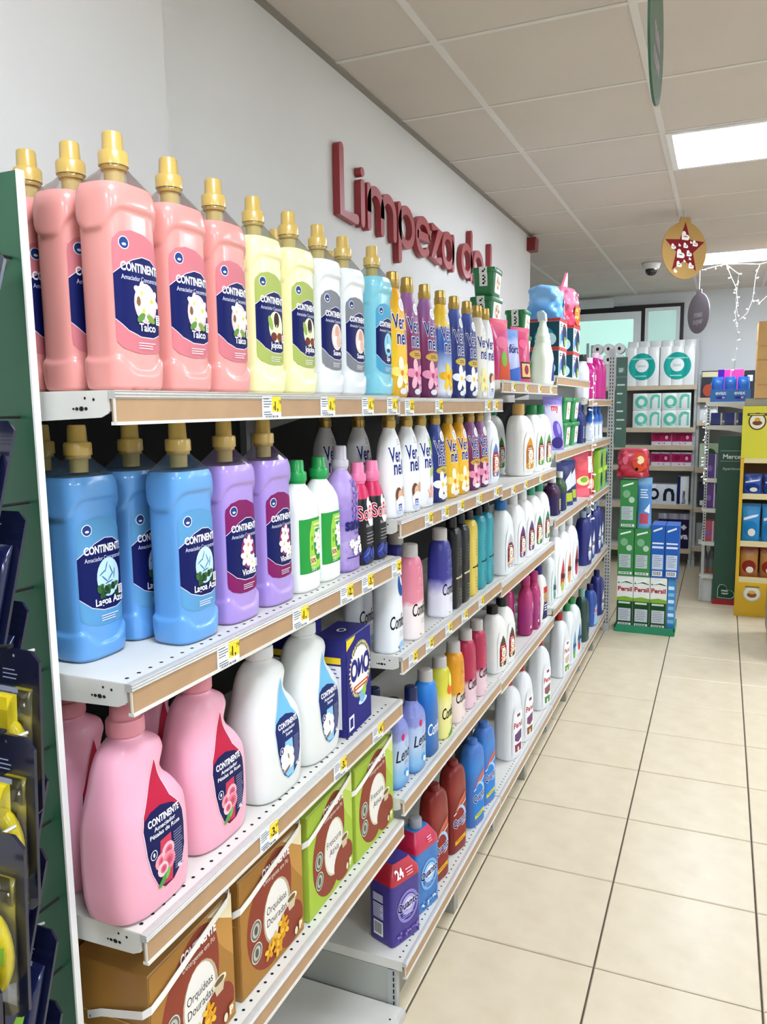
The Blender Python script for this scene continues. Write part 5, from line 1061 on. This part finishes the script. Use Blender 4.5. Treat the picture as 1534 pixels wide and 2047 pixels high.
def pcarton(t, kind):
    if kind == 'persil':
        W_, D_, H_ = .113, .22, .385; carton(t, W_, D_, H_, '#e9ece6')
        l = Lab(); l.rect(-.056, .002, .056, .20, '#1e4a26'); l.poly([(-.056, .20), (.056, .20), (.056, .225), (.0, .235), (-.056, .225)], '#7fae3a'); l.text('Persil', .0, .275, .032, '#a81c2c', .03, .10); l.poly([(-.05, .34), (.0, .352), (.05, .335), (.05, .33), (0, .34), (-.05, .33)], '#2a5a3a'); l.lines(-.044, .18, .044, 1, .01, .014, '#cfd8d0'); l.rect(-.044, .05, .044, .145, '#c2cad2'); l.lines(-.038, .13, .034, 6, .013, .003, '#5a6470'); l.bars(-.046, .012, .046, .036)
    else:
        W_, D_, H_ = (.112, .22, .350) if kind == 'green' else (.092, .22, .385); c = '#3f8a4c' if kind == 'green' else '#2a5fb4'; carton(t, W_, D_, H_, c)
        l = Lab(); l.rect(-W_/2+.002, .002, W_/2-.002, H_-.002, c)
        if kind == 'green': l.ell(-.012, H_*.72, .026, .028, '#7fb08a'); l.ell(.024, H_*.60, .020, .022, '#b9d0be'); l.rect(-.045, H_*.18, .036, H_*.46, '#bcc6ca'); l.lines(-.04, H_*.42, .03, 7, .012, .003, '#5a6a64'); l.bars(-.046, .014, .046, .032)
        else: l.rect(-.038, H_*.64, .038, H_*.67, '#dfe6f2'); l.rect(-.038, H_*.56, .038, H_*.60, '#dfe6f2'); l.rect(-.036, H_*.16, .038, H_*.44, '#c4d0e0'); l.lines(-.03, H_*.40, .034, 6, .014, .003, '#4a5a7a'); l.bars(-.034, .012, .034, .05)
    l.build(flat_front(D_/2), t, name='front_print', cut=None, off=.0012); small_strap(t, D_, W_, H_)
CTN = [('persil', -.611, .032, 'white and green carton with red lettering, left of the bottom row'), ('persil', -.494, .032, 'white and green carton with red lettering, middle of the bottom row'), ('persil', -.377, .032, 'white and green carton with red lettering, right of the bottom row'),
       ('green', -.613, .419, 'green carton, left one of the middle row'), ('green', -.497, .419, 'green carton beside the two blue cartons'), ('green', -.605, .772, 'green carton on top of the stack under the red bag'),
       ('blue', -.392, .419, 'blue carton beside the green one in the middle row'), ('blue', -.296, .419, 'blue carton at the right end of the middle row')]
for k, x, z, lb in CTN: place('ct'+k, lambda t: pcarton(t, k), 'detergent_carton', lb, 'box', (x, 6.02 if k != 'blue' else 6.03, z), FACE, 'stacked detergent cartons')
def narrow(t):
    carton(t, .05, .2, .384, '#2f86c4'); l = Lab()
    for k in range(6): l.rect(-.02, .05+.05*k, .02, .075+.05*k, '#cfe4f2' if k % 2 else '#7fb8dc')
    l.build(flat_front(.1), t, name='front_print', cut=None, off=.0012)
place('ctn', narrow, 'detergent_carton', 'narrow blue carton at the right end of the bottom row', 'box', (-.291, 6.04, .032), FACE, 'stacked detergent cartons')
place('pobl', lambda t: pouch(t, 'bluew', '#4f86c4', '#7fb0d8', .10, .37, .07, lambda l, H, w: (l.rect(-.03, H*.1, .03, H*.3, '#c2506a'), l.lines(-.03, H*.75, .03, 4, .018, .008, '#dfeaf6'), l.poly([(0, H*.35), (.04, H*.3), (.04, H*.5)], '#dfeaf6'))), 'refill_pouch', 'blue pouch standing on the carton stack beside the upper green carton', 'pouch', (-.497, 5.98, .770), FACE, 'refill pouches')
def redbag(t):
    bag(t, 'redb', '#b8283c', '#c83a50', .21, .14, .205, lambda l, H, w: (l.ell(.05, H*.55, .05, .07, '#d8502c'), l.ell(.055, H*.62, .025, .03, '#f0e0b0'), l.ell(.03, H*.3, .012, .012, '#1a1a1a'), l.ell(-.05, H*.7, .02, .05, '#dd6a80')))
place('redbag', redbag, 'detergent_bag', 'shiny red bag lying on top of the carton stack', 'bag', (-.585, 6.0, 1.142), FACE)

# ================================================================ toilet paper shelves against the back wall
def wall_unit(name, label, x0, x1, zs, yb_=8.9, yf=8.5, h=2.3):
    u = thing(name, label, 'shelving', (0, 0, 0), 0, 'back wall shelving')
    slab('back_panel', (x0, yb_-.01, 0), (x1, yb_, h), mat('unit_back', '#8f8f8a', .6), u)
    for xx in (x0, x1-.025): slab('upright', (xx, yf+.03, 0), (xx+.025, yf+.06, h), upm, u); slab('upright', (xx, yb_-.05, 0), (xx+.025, yb_-.01, h), upm, u)
    for z in zs:
        s_ = slab('shelf', (x0+.002, yf, z-.025), (x1-.002, yb_-.01, z), white, u)
        slab('price_rail', (x0+.002, yf-.012, z-.045), (x1-.002, yf, z-.0002), mat('rail_beige', '#c9b79a', .5, noise=(12, .1)), s_)
    slab('foot', (x0, yf, 0), (x0+.03, yb_, .08), upm, u); slab('foot', (x1-.03, yf, 0), (x1, yb_, .08), upm, u)
    return u
wall_unit('paper_shelving', 'white wall shelving stacked with toilet paper', -1.335, -.243, [1.85, 1.425, 1.245, 1.035, .645, .19])
wall_unit('paper_shelving', 'white wall shelving right of the toilet paper, holding bags and packs', -.238, .75, [1.72, 1.49, 1.02, .62, .22], h=1.95)
def tp_pack(t, W_, D_, H_, nr, c, draw, body='#eef0ee'):
    mb = MB(); bmt = mat('wrap_'+body.lstrip('#'), body, .35, coat=.3, noise=(8, .05)); N = nr*10; fr = []; bk = []
    for k in range(N+1):
        a = -W_/2+W_*k/N; q = abs(math.sin(math.pi*nr*k/N)); fr.append((D_/2-.012+.012*q**.5, a)); bk.append((-D_/2, a))
    out = fr+bk[::-1]
    rs = [[(x*(.96 if z in (0, H_) else 1), y*(.985 if z in (0, H_) else 1), z) for x, y in out] for z in (0, .008, H_-.008, H_)]
    mb.rings(rs, bmt); mb.build('wrapper', t, angle=50)
    l = Lab(); draw(l); S = lambda a, b, o: (D_/2-.012+.012*abs(math.sin(math.pi*nr*(a+W_/2)/W_))**.5+o, a, b)
    l.build(S, t, name='print', cut=(.012, 0), off=.002)
def dr_ring(c, c2='#eef2f0', r=.13):
    def f(l): l.ell(0, .19, r, r*1.05, c); l.ell(.0, .20, r*.5, r*.5, c2); l.lines(-r*.3, .20, r*.3, 2, .012, .004, '#7a9a96'); l.lines(-r*.5, .09, r*.5, 1, .02, .012, '#9adcd2'); l.rect(-r*.75, .262, r*.75, .275, '#8fd8cc')
    return f
for i, (x, y, z) in enumerate([(-.775, 8.62, 1.851), (-.437, 8.62, 1.851), (-.775, 8.80, 1.93), (-.437, 8.80, 1.93)]):
    if i < 2: place('tpL', lambda t: tp_pack(t, .33, .19, .385, 3, '#22a79a', dr_ring('#22a79a')), 'toilet_paper_pack', ['large white toilet paper pack with teal ring, left of the top shelf', 'large white toilet paper pack with teal ring, right of the top shelf'][i], 'toilet paper', (x, y, z), FACE, 'large toilet paper packs')
    else: place('tpL2', lambda t: tp_pack(t, .33, .14, .40, 3, '#22a79a', dr_ring('#22a79a')), 'toilet_paper_pack', ['large toilet paper pack behind, above the left one', 'large toilet paper pack behind, above the right one'][i-2], 'toilet paper', (x, y, 1.851+.06), FACE, 'large toilet paper packs')
for i in (0, 1): tag(slab('cardboard_riser', (-.94+.338*i, 8.74, 1.851), (-.61+.338*i, 8.88, 1.91), pm('#8a7a60')), ['flat cardboard riser under the rear left toilet paper pack', 'flat cardboard riser under the rear right toilet paper pack'][i], 'cardboard')
def dr_q(l): l.ell(-.055, .085, .062, .066, '#5fc0a4'); l.ell(-.055, .085, .03, .032, '#e6f2ec'); l.poly([(.03, .02), (.05, .02), (.05, .10), (.075, .135), (.105, .13), (.125, .10), (.125, .15), (.09, .165), (.05, .155), (.03, .12)], '#6fc8ae'); l.rect(.105, .02, .125, .12, '#6fc8ae'); l.lines(-.05, .03, .02, 1, .02, .01, '#b9e0d0')
for i, (x, z) in enumerate([(-.715, 1.426), (-.435, 1.426), (-.715, 1.60), (-.435, 1.60)]):
    place('tpM', lambda t: tp_pack(t, .275, .22, .173, 2, '', dr_q, '#e6eeea'), 'toilet_paper_pack', ['small mint toilet paper pack, bottom left of four', 'small mint toilet paper pack, bottom right of four', 'small mint toilet paper pack, top left of four', 'small mint toilet paper pack, top right of four'][i], 'toilet paper', (x, 8.63, z), FACE, 'mint toilet paper packs')
def dr_r(l): l.rect(-.095, .04, .095, .125, '#a81f52'); l.ell(-.04, .085, .028, .03, '#7d1840'); l.ell(.05, .085, .028, .03, '#7d1840'); l.ell(.05, .08, .015, .02, '#d8a0b8'); l.ell(-.02, .02, .007, .006, '#b82a5a', 8); l.ell(.03, .02, .007, .006, '#b82a5a', 8)
for i, (x, z) in enumerate([(-.565, 1.246), (-.367, 1.246), (-.565, 1.036), (-.367, 1.036), (-.77, 1.036)]):
    place('tpR', lambda t: tp_pack(t, .194, .2, .14 if z > 1.2 else .17, 2, '', dr_r, '#e8dfe4') if False else tp_pack(t, .194, .2, .14, 2, '', dr_r, '#e8dfe4'), 'tissue_pack', ['crimson and white tissue pack, upper left', 'crimson and white tissue pack, upper right', 'crimson and white tissue pack, lower middle', 'crimson and white tissue pack, lower right', 'crimson and white tissue pack, lower left'][i], 'tissue pack', (x, 8.62, z), FACE, 'crimson tissue packs')
def dr_on(l):
    for k, p in enumerate([arc_(-.07, .10, .05, .06, 0, 360, 24)]): l.poly(p[:-1], '#1c2436')
    l.ell(-.07, .10, .027, .033, '#dfe4ea'); l.poly([(.02, .03), (.02, .10), (.035, .15), (.075, .165), (.115, .15), (.13, .10), (.13, .03), (.10, .03), (.10, .09), (.09, .125), (.075, .13), (.06, .125), (.05, .09), (.05, .03)], '#1c2436')
place('on', lambda t: tp_pack(t, .30, .2, .20, 3, '', dr_on, '#d9dee6'), 'kitchen_roll_pack', 'white paper roll pack with bold dark blue letters', 'paper rolls', (-.55, 8.62, .646), FACE)
place('scot', lambda t: tp_pack(t, .105, .12, .285, 1, '', lambda l: (l.rect(-.052, .002, -.028, .283, '#1c2a66'), l.text('Scottex', .018, .07, .03, '#15151c', .03, .17, rot=math.pi/2), l.rect(-.01, .01, .03, .05, '#b9bec8')), '#eceef0'), 'kitchen_roll_pack', 'single tall paper roll pack with sideways lettering', 'paper rolls', (-.340, 8.60, .646), FACE)
place('vava', lambda t: tp_pack(t, .30, .2, .36, 3, '', lambda l: (l.rect(-.148, .002, .148, .30, '#241c3c'), l.text('va', .10, .10, .06, '#e6e2ea', .04), l.poly([(.07, .22), (.1, .25), (.13, .22), (.1, .19)], '#d8d4e0')), '#8a8894'), 'kitchen_roll_pack', 'dark violet paper roll pack with white letters on the lowest shelf', 'paper rolls', (-.42, 8.62, .191), FACE)
def rollpack(t):
    mb = MB(); wm = mat('tissue_white', '#f0f1ef', .7, noise=(30, .03))
    for i in range(3):
        for k in range(2):
            a, b = -.11+.11*i, .056+.11*k
            mb.lathe([(-.05, .054), (.049, .054), (.05, .050)], wm, (0, 0, 0), 20) if False else None
            ring = [[(x, a+r*math.cos(2*math.pi*q/20), b+r*math.sin(2*math.pi*q/20)) for q in range(20)] for x, r in ((-.05, .054), (.047, .054), (.05, .051))]
            mb.rings(ring, wm)
            mb.add([(.0505, a+.016*math.cos(2*math.pi*q/14), b+.018*math.sin(2*math.pi*q/14)) for q in range(14)], [list(range(14))], pm('#2b2a2a'))
    mb.build('rolls', t, angle=40)
place('rolls', rollpack, 'toilet_paper_pack', 'bare toilet rolls in two rows showing their dark cores, behind the shelving end', 'toilet paper', (-1.115, 8.60, 2.07), FACE)
tag(slab('cardboard_case', (-1.29, 8.51, 1.851), (-.95, 8.85, 2.068), mat('case_white', '#d9dad6', .6)), 'plain white case under the bare toilet rolls', 'box')
# packs on the right-hand back shelves
def pk(name, label, cat, x, y, z, W_, D_, H_, c, draw=None, grp=None, key=None):
    def b(t):
        carton(t, W_, D_, H_, c)
        if draw: l = Lab(); draw(l, W_, H_); l.build(flat_front(D_/2), t, name='front_print', cut=None, off=.0015)
    return place(key or name+label, b, name, label, cat, (x, y, z), FACE, grp)
pk('snack_case', 'dark display case with red and blue picture behind the blue pads', 'box', -.07, 8.60, 1.721, .27, .2, .26, '#1c1c2a', lambda l, w, h: (l.rect(-.13, .20, .13, .25, '#e0d8b0'), l.ell(.02, .11, .08, .06, '#4f86c4'), l.ell(-.07, .07, .05, .06, '#b0503a'), l.rect(.04, .04, .10, .10, '#f0f0f0'), l.ell(.07, .07, .02, .02, '#7a2020')))
place('wbag', lambda t: pouch(t, 'wbag', '#e0e2e0', '#c9ccc9', .22, .20, .12), 'diaper_bag', 'crumpled white bag on the back shelf right of the toilet paper', 'bag', (-.15, 8.62, 1.491), FACE)
for i, (z, c, lb) in enumerate([(1.021, '#cfe0c0', 'pale green pack on the back shelf'), (.621, '#20243c', 'dark navy pack on the back shelf'), (.221, '#8f9496', 'grey wrapped pack low on the back shelf')]):
    pk('household_pack', lb, 'pack', -.10, 8.65, z, .20, .2, .24, c, lambda l, w, h: (l.rect(-w*.4, .02, w*.4, .07, '#e6e8d8'), l.ell(0, h*.6, .05, .05, ['#3f6a3a', '#3a4a7c', '#b9bec0'][i])), 'packs on the back shelves')

# ================================================================ centre gondola with green end board
gd = thing('centre_gondola', 'white metal gondola seen end-on behind the green board', 'shelving', (0, 0, 0))
slab('back_panel', (.42, 7.04, 0), (.44, 8.2, 1.70), mat('gondola_back', '#9a9a96', .5), gd)
MB().box((-.118, 7.03, 0.02), (-.095, 7.055, 1.665), upm).build('upright', gd, smooth=False)
mb = MB()
for k in range(48): mb.box((-.111, 7.0292, .5+k*.024), (-.102, 7.0301, .513+k*.024), dark)
q_ = mb.build('slots', gd, smooth=False); q_['kind'] = 'stuff'
for z in (1.675, 1.485, 1.05, .80, .52, .24):
    sh = MB().box((-.13, 7.035, z-.02), (.42, 8.2, z), white).build('shelf', gd, smooth=False)
    pts = [(-.12, z-.002), (.42, z-.002), (.42, z-.15), (.30, z-.13), (.17, z-.065), (.05, z-.04), (-.12, z-.03)]
    MB().prism(pts, mat('bracket_cream', '#cfcfc4', .5), lambda a, b, t: (a, t, b), 7.028, 7.034).build('bracket', sh, smooth=False)
gb = thing('green_board', 'dark green board with white heading at the end of the centre gondola', 'sign', (0, 7.0, 0))
slab('board', (-.022, 0, .045), (.42, .018, 1.40), mat('board_green', '#24503f', .5, noise=(3, .06)), gb)
slab('red_foot', (-.022, -.001, .0), (.42, .018, .045), pm('#a83238'), gb)
l = Lab(); wh = '#e4ece6'
l.rect(-.005, 1.279, .40, 1.282, '#a9c4b6'); l.rect(-.005, 1.195, .40, 1.198, '#a9c4b6'); l.text('Mercearia', .018, 1.216, .036, wh, .02, al='l'); l.text('Aperitivos', .016, 1.125, .022, '#c4d6cc', 0, al='l')
def heart(cx, cy, s): return [(cx-.5*s, cy-.45*s), (cx-.5*s, cy+.25*s), (cx-.38*s, cy+.5*s), (cx-.12*s, cy+.55*s), (cx+.08*s, cy+.4*s), (cx+.14*s, cy+.15*s), (cx+.4*s, cy+.12*s), (cx+.6*s, cy-.02*s), (cx+.66*s, cy-.22*s), (cx+.55*s, cy-.42*s), (cx+.35*s, cy-.5*s)]
l.poly(heart(.075, .11, .115), '#cfe0d6'); l.poly(heart(.075, .11, .107), '#24503f'); l.text('meu', .072, .112, .020, wh, .03, .06); l.text('super', .076, .090, .016, wh, .03, .055)
l.build(lambda a, b, o: (a, -o, b), gb, name='lettering', cut=None)
# feminine pads display on the gondola
def evax(t):
    mb = MB(); bl = mat('tray_blue', '#1a6ab4', .35, coat=.3)
    mb.box((-.02, -.15, 0), (.10, .15, .10), bl); mb.build('tray', t, smooth=False)
    for k in range(3):
        K = sym([(0, .95, .9, 4), (.5, 1, 1, 4), (1, .9, .8, 3)], .046, .045, .10); K = [(z+.101, a, b, c, d_, e) for z, a, b, c, d_, e in K]
        mb = MB(); Loft(K, 5).mesh(mb, mat('pads_blue', '#1f7ae0', .25, coat=.4, noise=(20, .3)), 24); o = mb.build('pad_pack', t); o.location = (.04, -.098+.098*k, 0)
    l = Lab()
    for a in (-.07, .07): l.text('evax', a, .058, .030, '#cfe4f6', .03, .10); l.ell(a, .034, .04, .010, '#3a2f9c'); l.ell(a+.02, .034, .012, .007, '#c9b0e0')
    l.build(flat_front(.10), t, name='print', cut=None, off=.0015)
place('evax', evax, 'pads_display', 'bright blue display tray of pads with white lettering on the gondola top', 'display tray', (.05, 7.14, 1.676), FACE)
pk('pink_box', 'pink and violet boxes standing behind the blue pads', 'box', .05, 7.40, 1.676, .20, .1, .27, '#d83aa0', lambda l, w, h: (l.rect(-w/2+.002, .0, -w*.25, h, '#4a20a0'), l.rect(-.004, 0, .004, h, '#f0a0d0')))
pk('dark_box', 'small dark box with white square right of the pink box', 'box', .20, 7.40, 1.676, .09, .1, .26, '#22222c', lambda l, w, h: l.rect(-.02, .17, .02, .22, '#e8e8e8'))
place('wbk2', lambda t: simple(t, 'wbk2', '#dfe4ea', '#5a68a4', .25, .035, .03, '#4a5894', .028, .035), 'cleaner_bottle', 'white bottle with slate blue cap behind the pads display', 'bottle', (.30, 7.38, 1.676), FACE)
for i in range(4): pk('tissue_box', ['first', 'second', 'third', 'fourth'][i]+' dark blue box in the row under the blue pads display', 'box', -.045+.105*i, 7.15, 1.486, .088, .12, .10, '#23307c', lambda l, w, h: (l.rect(w/2-.014, 0, w/2-.002, h, '#c9d0da'), l.rect(-.03, .06, .02, .09, '#3a4a9c')), 'dark blue boxes on the gondola', 'tisb')
for i, (z, c, h, lb) in enumerate([(1.051, '#4a2a78', .20, 'violet box on the gondola beside the green board, upper'), (.801, '#5a2a7c', .21, 'violet box on the gondola beside the green board, lower'), (.521, '#b8485c', .17, 'coral red box on the gondola beside the green board')]):
    pk('hygiene_box', lb, 'box', -.07, 7.12, z, .09, .12, h, c, lambda l, w, hh: (l.rect(w*.3, 0, w*.42, hh, '#d8d0e0'), l.ell(-.01, hh*.4, .02, .025, '#8a6ab0')), 'boxes beside the green board', None)
for i in range(2):
    place('gbot', lambda t: simple(t, 'gbot', '#6a6a6c', '#4a4a50', .21, .030, .026, '#55555a', .016, .03, lambda l, H, w: l.rect(-.02, .004, .02, .04, '#c0603a')), 'cleaner_bottle', ['grey bottle low on the gondola, left one', 'grey bottle low on the gondola, right one'][i], 'bottle', (-.098+.062*i, 7.11, .2405), FACE, 'grey bottles on the gondola')
pk('white_carton', 'white carton standing on the floor beside the green board', 'box', -.078, 7.13, .0, .10, .12, .205, '#d9dbd8')

# ================================================================ yellow floor display
yd = thing('yellow_display', 'yellow cardboard floor display with snack bags and round picture', 'display', (0, 6.67, 0))
ym = mat('display_yellow', '#dcae1c', .45, noise=(5, .06)); ym2 = mat('display_lime', '#d6cf2c', .45, noise=(5, .05)); crm = mat('display_cream', '#e0cf9a', .5)
slab('side_panel', (.148, 0, 0), (.158, .32, 1.64), ym, yd); slab('side_panel', (.60, 0, 0), (.61, .32, 1.64), ym, yd); slab('back_panel', (.158, .31, 0), (.60, .32, 1.64), mat('display_brown', '#7a5a2a', .6), yd)
slab('front_flange', (.142, -.004, 0), (.166, .004, 1.24), ym, yd)
slab('header', (.142, -.006, 1.245), (.616, .004, 1.64), ym2, yd)
slab('base_panel', (.166, -.002, 0), (.60, .006, .30), ym, yd)
for z in (1.235, .955, .585, .30):
    s_ = slab('shelf', (.158, .004, z-.015), (.60, .31, z), crm, yd); slab('shelf_front', (.166, -.004, z-.028), (.60, .004, z+.016), crm, s_)
l = Lab()
for cx, cz in ((.245, 1.525), (.45, 1.525)): l.ell(cx, cz, .062, .066, '#55482a'); l.ell(cx, cz, .052, .056, '#e9e2cc'); l.ell(cx, cz-.012, .034, .018, '#7a4a24'); l.ell(cx, cz+.014, .02, .014, '#c9a23a'); l.rect(cx-.07, cz+.042, cx+.07, cz+.062, '#55482a'); l.lines(cx-.055, cz+.049, cx+.055, 1, .01, .006, '#e9d86a')
for cx in (.265, .49): l.ell(cx, .185, .064, .062, '#c9c6bc'); l.ell(cx, .185, .056, .054, '#ece6d6'); l.ell(cx, .175, .034, .022, '#9a5a2a'); l.ell(cx, .195, .026, .014, '#e0b45a'); l.rect(cx-.05, .232, cx+.05, .245, '#8a7a3a')
l.build(lambda a, b, o: (a, -.006-o if b > .5 else -.002-o, b), yd, name='print', cut=None)
def snack(t, key, c1, c2, W_, H_, txt, ink):
    pouch(t, key, c1, c2, W_, H_, .07, lambda l, H, w: (l.ell(0, H*.35, w*.38, H*.2, '#8a4a20' if key == 'don' else c2), l.text(txt, .0, H*.5, .026, ink, .04, w*.8, rot=math.pi/2 if key == 'don' else 0), l.ell(w*.05, H*.25, w*.2, H*.1, '#e9e2d2'), l.poly([(-w*.4, H*.55), (w*.3, H*.66), (w*.42, H*.72), (w*.1, H*.70), (-w*.4, H*.62)], '#dfe6f4') if key in ('blu', 'sky') else None))
for key, c1, c2, z, H_, txt, ink, lb in [('don', '#d9ae6a', '#c08a3a', 1.236, .185, 'donuts', '#3a1a10', 'tan snack bag with sideways lettering'), ('blu', '#1f4a9c', '#16307a', .956, .165, '', '#ffffff', 'dark blue snack pack'), ('sky', '#2a8ac4', '#1f78b4', .586, .30, '', '#ffffff', 'sky blue snack bag'), ('brn', '#b07a3a', '#8a2a1c', .301, .25, '', '#ffffff', 'brown and red snack bag')]:
    for i in range(3): place('sn'+key, lambda t: snack(t, key, c1, c2, .135, H_, txt, ink), 'snack_bag', lb+[' at the left of its display shelf', ' in the middle of its display shelf', ' at the right of its display shelf'][i], 'snack bag', (.237+.142*i, 6.76, z), FACE, 'snack bags in the yellow display')
for i, z in enumerate((1.70, 1.988)):
    t = thing('cardboard_box', ['lower cardboard box stacked above the yellow display', 'upper cardboard box stacked above the yellow display'][i], 'box', (.43, 6.86, z))
    MB().box((-.205, -.16, 0), (.205, .16, .285), mat('kraft', '#caa063', .75, noise=(7, .12))).build('carton', t, smooth=False)
    mb = MB().box((-.2055, -.02, .12), (-.205, .02, .15), dark); mb.box((-.19, -.1605, .10), (.19, -.16, .104), pm('#a67c44')); mb.build('slot', t, smooth=False)
tag(slab('grey_box', (.16, 6.72, 1.641), (.60, 7.0, 1.699), mat('greybox', '#a09a88', .6, noise=(9, .1))), 'flat grey-brown box between the yellow display and the cardboard boxes', 'box')
lu = thing('low_metal_unit', 'low grey metal unit at the right edge of the aisle', 'shelving', (0, 0, 0))
slab('body', (.345, 5.52, .06), (.85, 6.25, .62), mat('unit_grey', '#8f9496', .4, metal=.3), lu); slab('corner_post', (.33, 5.50, 0), (.36, 5.53, .66), upm, lu)

# ================================================================ hanging things
def disc(t, col, star, slen=.058):
    W_, H_ = .165, .165; body = mat('bauble_'+col.lstrip('#'), col, .35, metal=.15, noise=(3, .1)); mb = MB()
    out = [(W_*math.sin(2*math.pi*k/48), -.012-W_+W_*math.cos(2*math.pi*k/48)) for k in range(48)]
    mb.prism([(a, b) for a, b in out], body, lambda a, b, q: (q, a, b), -.003, .003); mb.prism([(-.042, -.02), (.042, -.02), (.036, .016), (-.036, .016)], body, lambda a, b, q: (q, a, b), -.0028, .0028); mb.build('board', t, smooth=False)
    MB().tube([(0, .0, .012), (0, .0, slen)], .0015, pm('#e6e6e6'), 5).build('string', t)
    l = Lab(); c = -.012-W_
    if star:
        pts = []
        for k in range(10): r = .155 if k % 2 == 0 else .066; q = math.pi/2+math.pi*k/5; pts.append((r*math.cos(q), c+.01+r*math.sin(q)))
        l.poly(pts, '#7d1c22')
        for a, b, s in [(.0, .085, .05), (.005, .03, .03), (.075, .045, .034), (-.085, .02, .03), (-.032, -.02, .05), (.032, -.015, .034), (.05, -.085, .034), (-.04, -.08, .034), (-.065, -.12, .022), (-.04, .03, .016), (.045, .05, .014), (.04, -.045, .016), (.0, -.06, .014)]:
            l.poly(heart(a, c+b, s), '#f4ecea')
            if s > .025: l.text('meu', a+.002, c+b-s*.15, s*.22, '#4a2a2a', .03, s*.6)
    else: l.text('meu', .0, c-.03, .05, '#b4a8ae', .03, .16); l.text('super', .0, c-.085, .045, '#b4a8ae', .03, .16)
    l.build(lambda a, b, o: (.003+o, a, b), t, name='print', cut=None)
    return t
place('bau1', lambda t: disc(t, '#b58e4e', True), 'hanging_bauble', 'gold bauble-shaped board with dark red star and white hearts hanging from the ceiling', 'ornament', (-.250, 5.2, 2.752), R(-90+44))
place('bau2', lambda t: disc(t, '#7d7178', False, .226), 'hanging_bauble', 'grey-pink bauble board seen obliquely in front of the far wall', 'ornament', (-.218, 7.2, 2.585), R(-90-58))
place('bau3', lambda t: disc(t, '#2f5f48', False), 'hanging_bauble', 'bauble board seen edge-on at the top of the picture', 'ornament', (-.188, 2.18, 2.756), R(-3+2))
dm = thing('dome_camera', 'small white dome security camera on the ceiling', 'camera', (-.588, 7.03, ZC))
MB().lathe([(-.045, .055), (-.03, .068), (-.0, .075)], mat('dome_white', '#d9d9d6', .4), n=28).build('housing', dm)
MB().lathe([(-.098, .008), (-.092, .028), (-.078, .042), (-.06, .048), (-.045, .048)], mat('dome_dark', '#101012', .08, coat=.5), n=28).build('dome', dm)
al = thing('alarm_box', 'small dark red alarm box on the wall corner under the ceiling', 'alarm', (XW, 5.47, 2.70))
MB().rings([[(0, -.05, 0), (.055, -.05, 0), (.055, .05, 0), (0, .05, 0)], [(0, -.05, .085), (.06, -.05, .085), (.06, .05, .085), (0, .05, .085)]], mat('alarm_red', '#7d1f24', .4)).build('housing', al, smooth=False)
# icicle string lights
cab = mat('cable_white', '#e6e6e4', .5); bul = mat('bulb_white', '#ffffff', .3, emit=('#f4f8ff', .25))
def string_light(label, paths, bulbs):
    t = thing('string_lights', label, 'string lights', (0, 0, 0), 0, 'white icicle string lights')
    mb = MB()
    for p in paths: mb.tube(p, .0022, cab, 5)
    mb.build('cable', t)
    rn = random.Random(11); proto = None
    for p in bulbs:
        if proto is None: proto = MB().lathe([(0, .002), (.010, .003), (.022, .0055), (.025, .004)], bul, n=8).build('bulb', t); o = proto
        else: o = proto.copy(); COL.objects.link(o); o.parent = t
        o.location = p; o.rotation_euler = (rn.uniform(1.2, 2.4), 0, rn.uniform(0, 6.3))
    return t
def along(path, n):
    out = []
    for k in range(n):
        q = (k+.5)/n*(len(path)-1); i = int(q); f = q-i; out.append(tuple(path[i][j]*(1-f)+path[min(i+1, len(path)-1)][j]*f for j in range(3)))
    return out
y_ = 6.9
A_ = [(x, y_, z) for x, z in [(-.195, 2.71), (-.101, 2.729), (-.022, 2.742), (.017, 2.648), (.057, 2.558), (.071, 2.462), (.057, 2.367), (.072, 2.271), (.085, 2.212), (.079, 2.116), (.073, 2.001), (.073, 1.89)]]
B_ = [(x, y_+.01, z) for x, z in [(-.022, 2.742), (.074, 2.659), (.067, 2.576), (.06, 2.463), (.075, 2.36), (.062, 2.27)]]
C_ = [(x, y_, z) for x, z in [(.219, 2.722), (.194, 2.642), (.185, 2.53), (.178, 2.455), (.147, 2.362), (.088, 2.308)]]
D_ = [(x, y_, z) for x, z in [(.181, 2.455), (.232, 2.433), (.278, 2.479), (.33, 2.44)]]
E_ = [(x, y_, z) for x, z in [(-.022, 2.742), (.09, 2.735), (.219, 2.722), (.40, 2.76), (.60, 2.74)]]
string_light('white icicle lights hanging from the ceiling in front of the far wall', [A_, B_, C_, D_, E_], along(A_, 16)+along(B_, 8)+along(C_, 6)+along(D_, 4))
F_ = [(-.715, 4.86+.002*math.sin(k), 1.86-.05*k) for k in range(19)]
string_light('thin white string light hanging down the shelf fronts between the fourth and fifth bays', [F_], along(F_, 26))
G_ = [(-.125, 7.0-.002*(k % 2), 1.66-.06*k) for k in range(12)]
string_light('thin white string light hanging down the gondola upright', [G_], along(G_, 22))
import OpenImageIO as oiio, numpy as np, sys
im=oiio.ImageBuf('/workdir/render_main.png').get_pixels(oiio.UINT8)[:,:,:3]
s=im.shape[1]/1534
for n,(u,v) in dict(wall=(500,300),wallhi=(420,80),wallleft=(150,120),wall_r=(900,400),ceil=(1000,100),ceil_far=(1250,420),floor=(1300,1750),floor_far=(1400,1350),floor_near=(1000,1950),shelf=(240,1330),pink=(200,600),rail=(400,815),pillar=(30,60),backwall=(1450,650),jug=(230,1650),green=(20,380),shelf3=(600,1640),blue=(180,1000)).items():
    x,y=int(u*s),int(v*s); print(n,im[max(0,y-3):y+4,max(0,x-3):x+4].reshape(-1,3).mean(0).round())
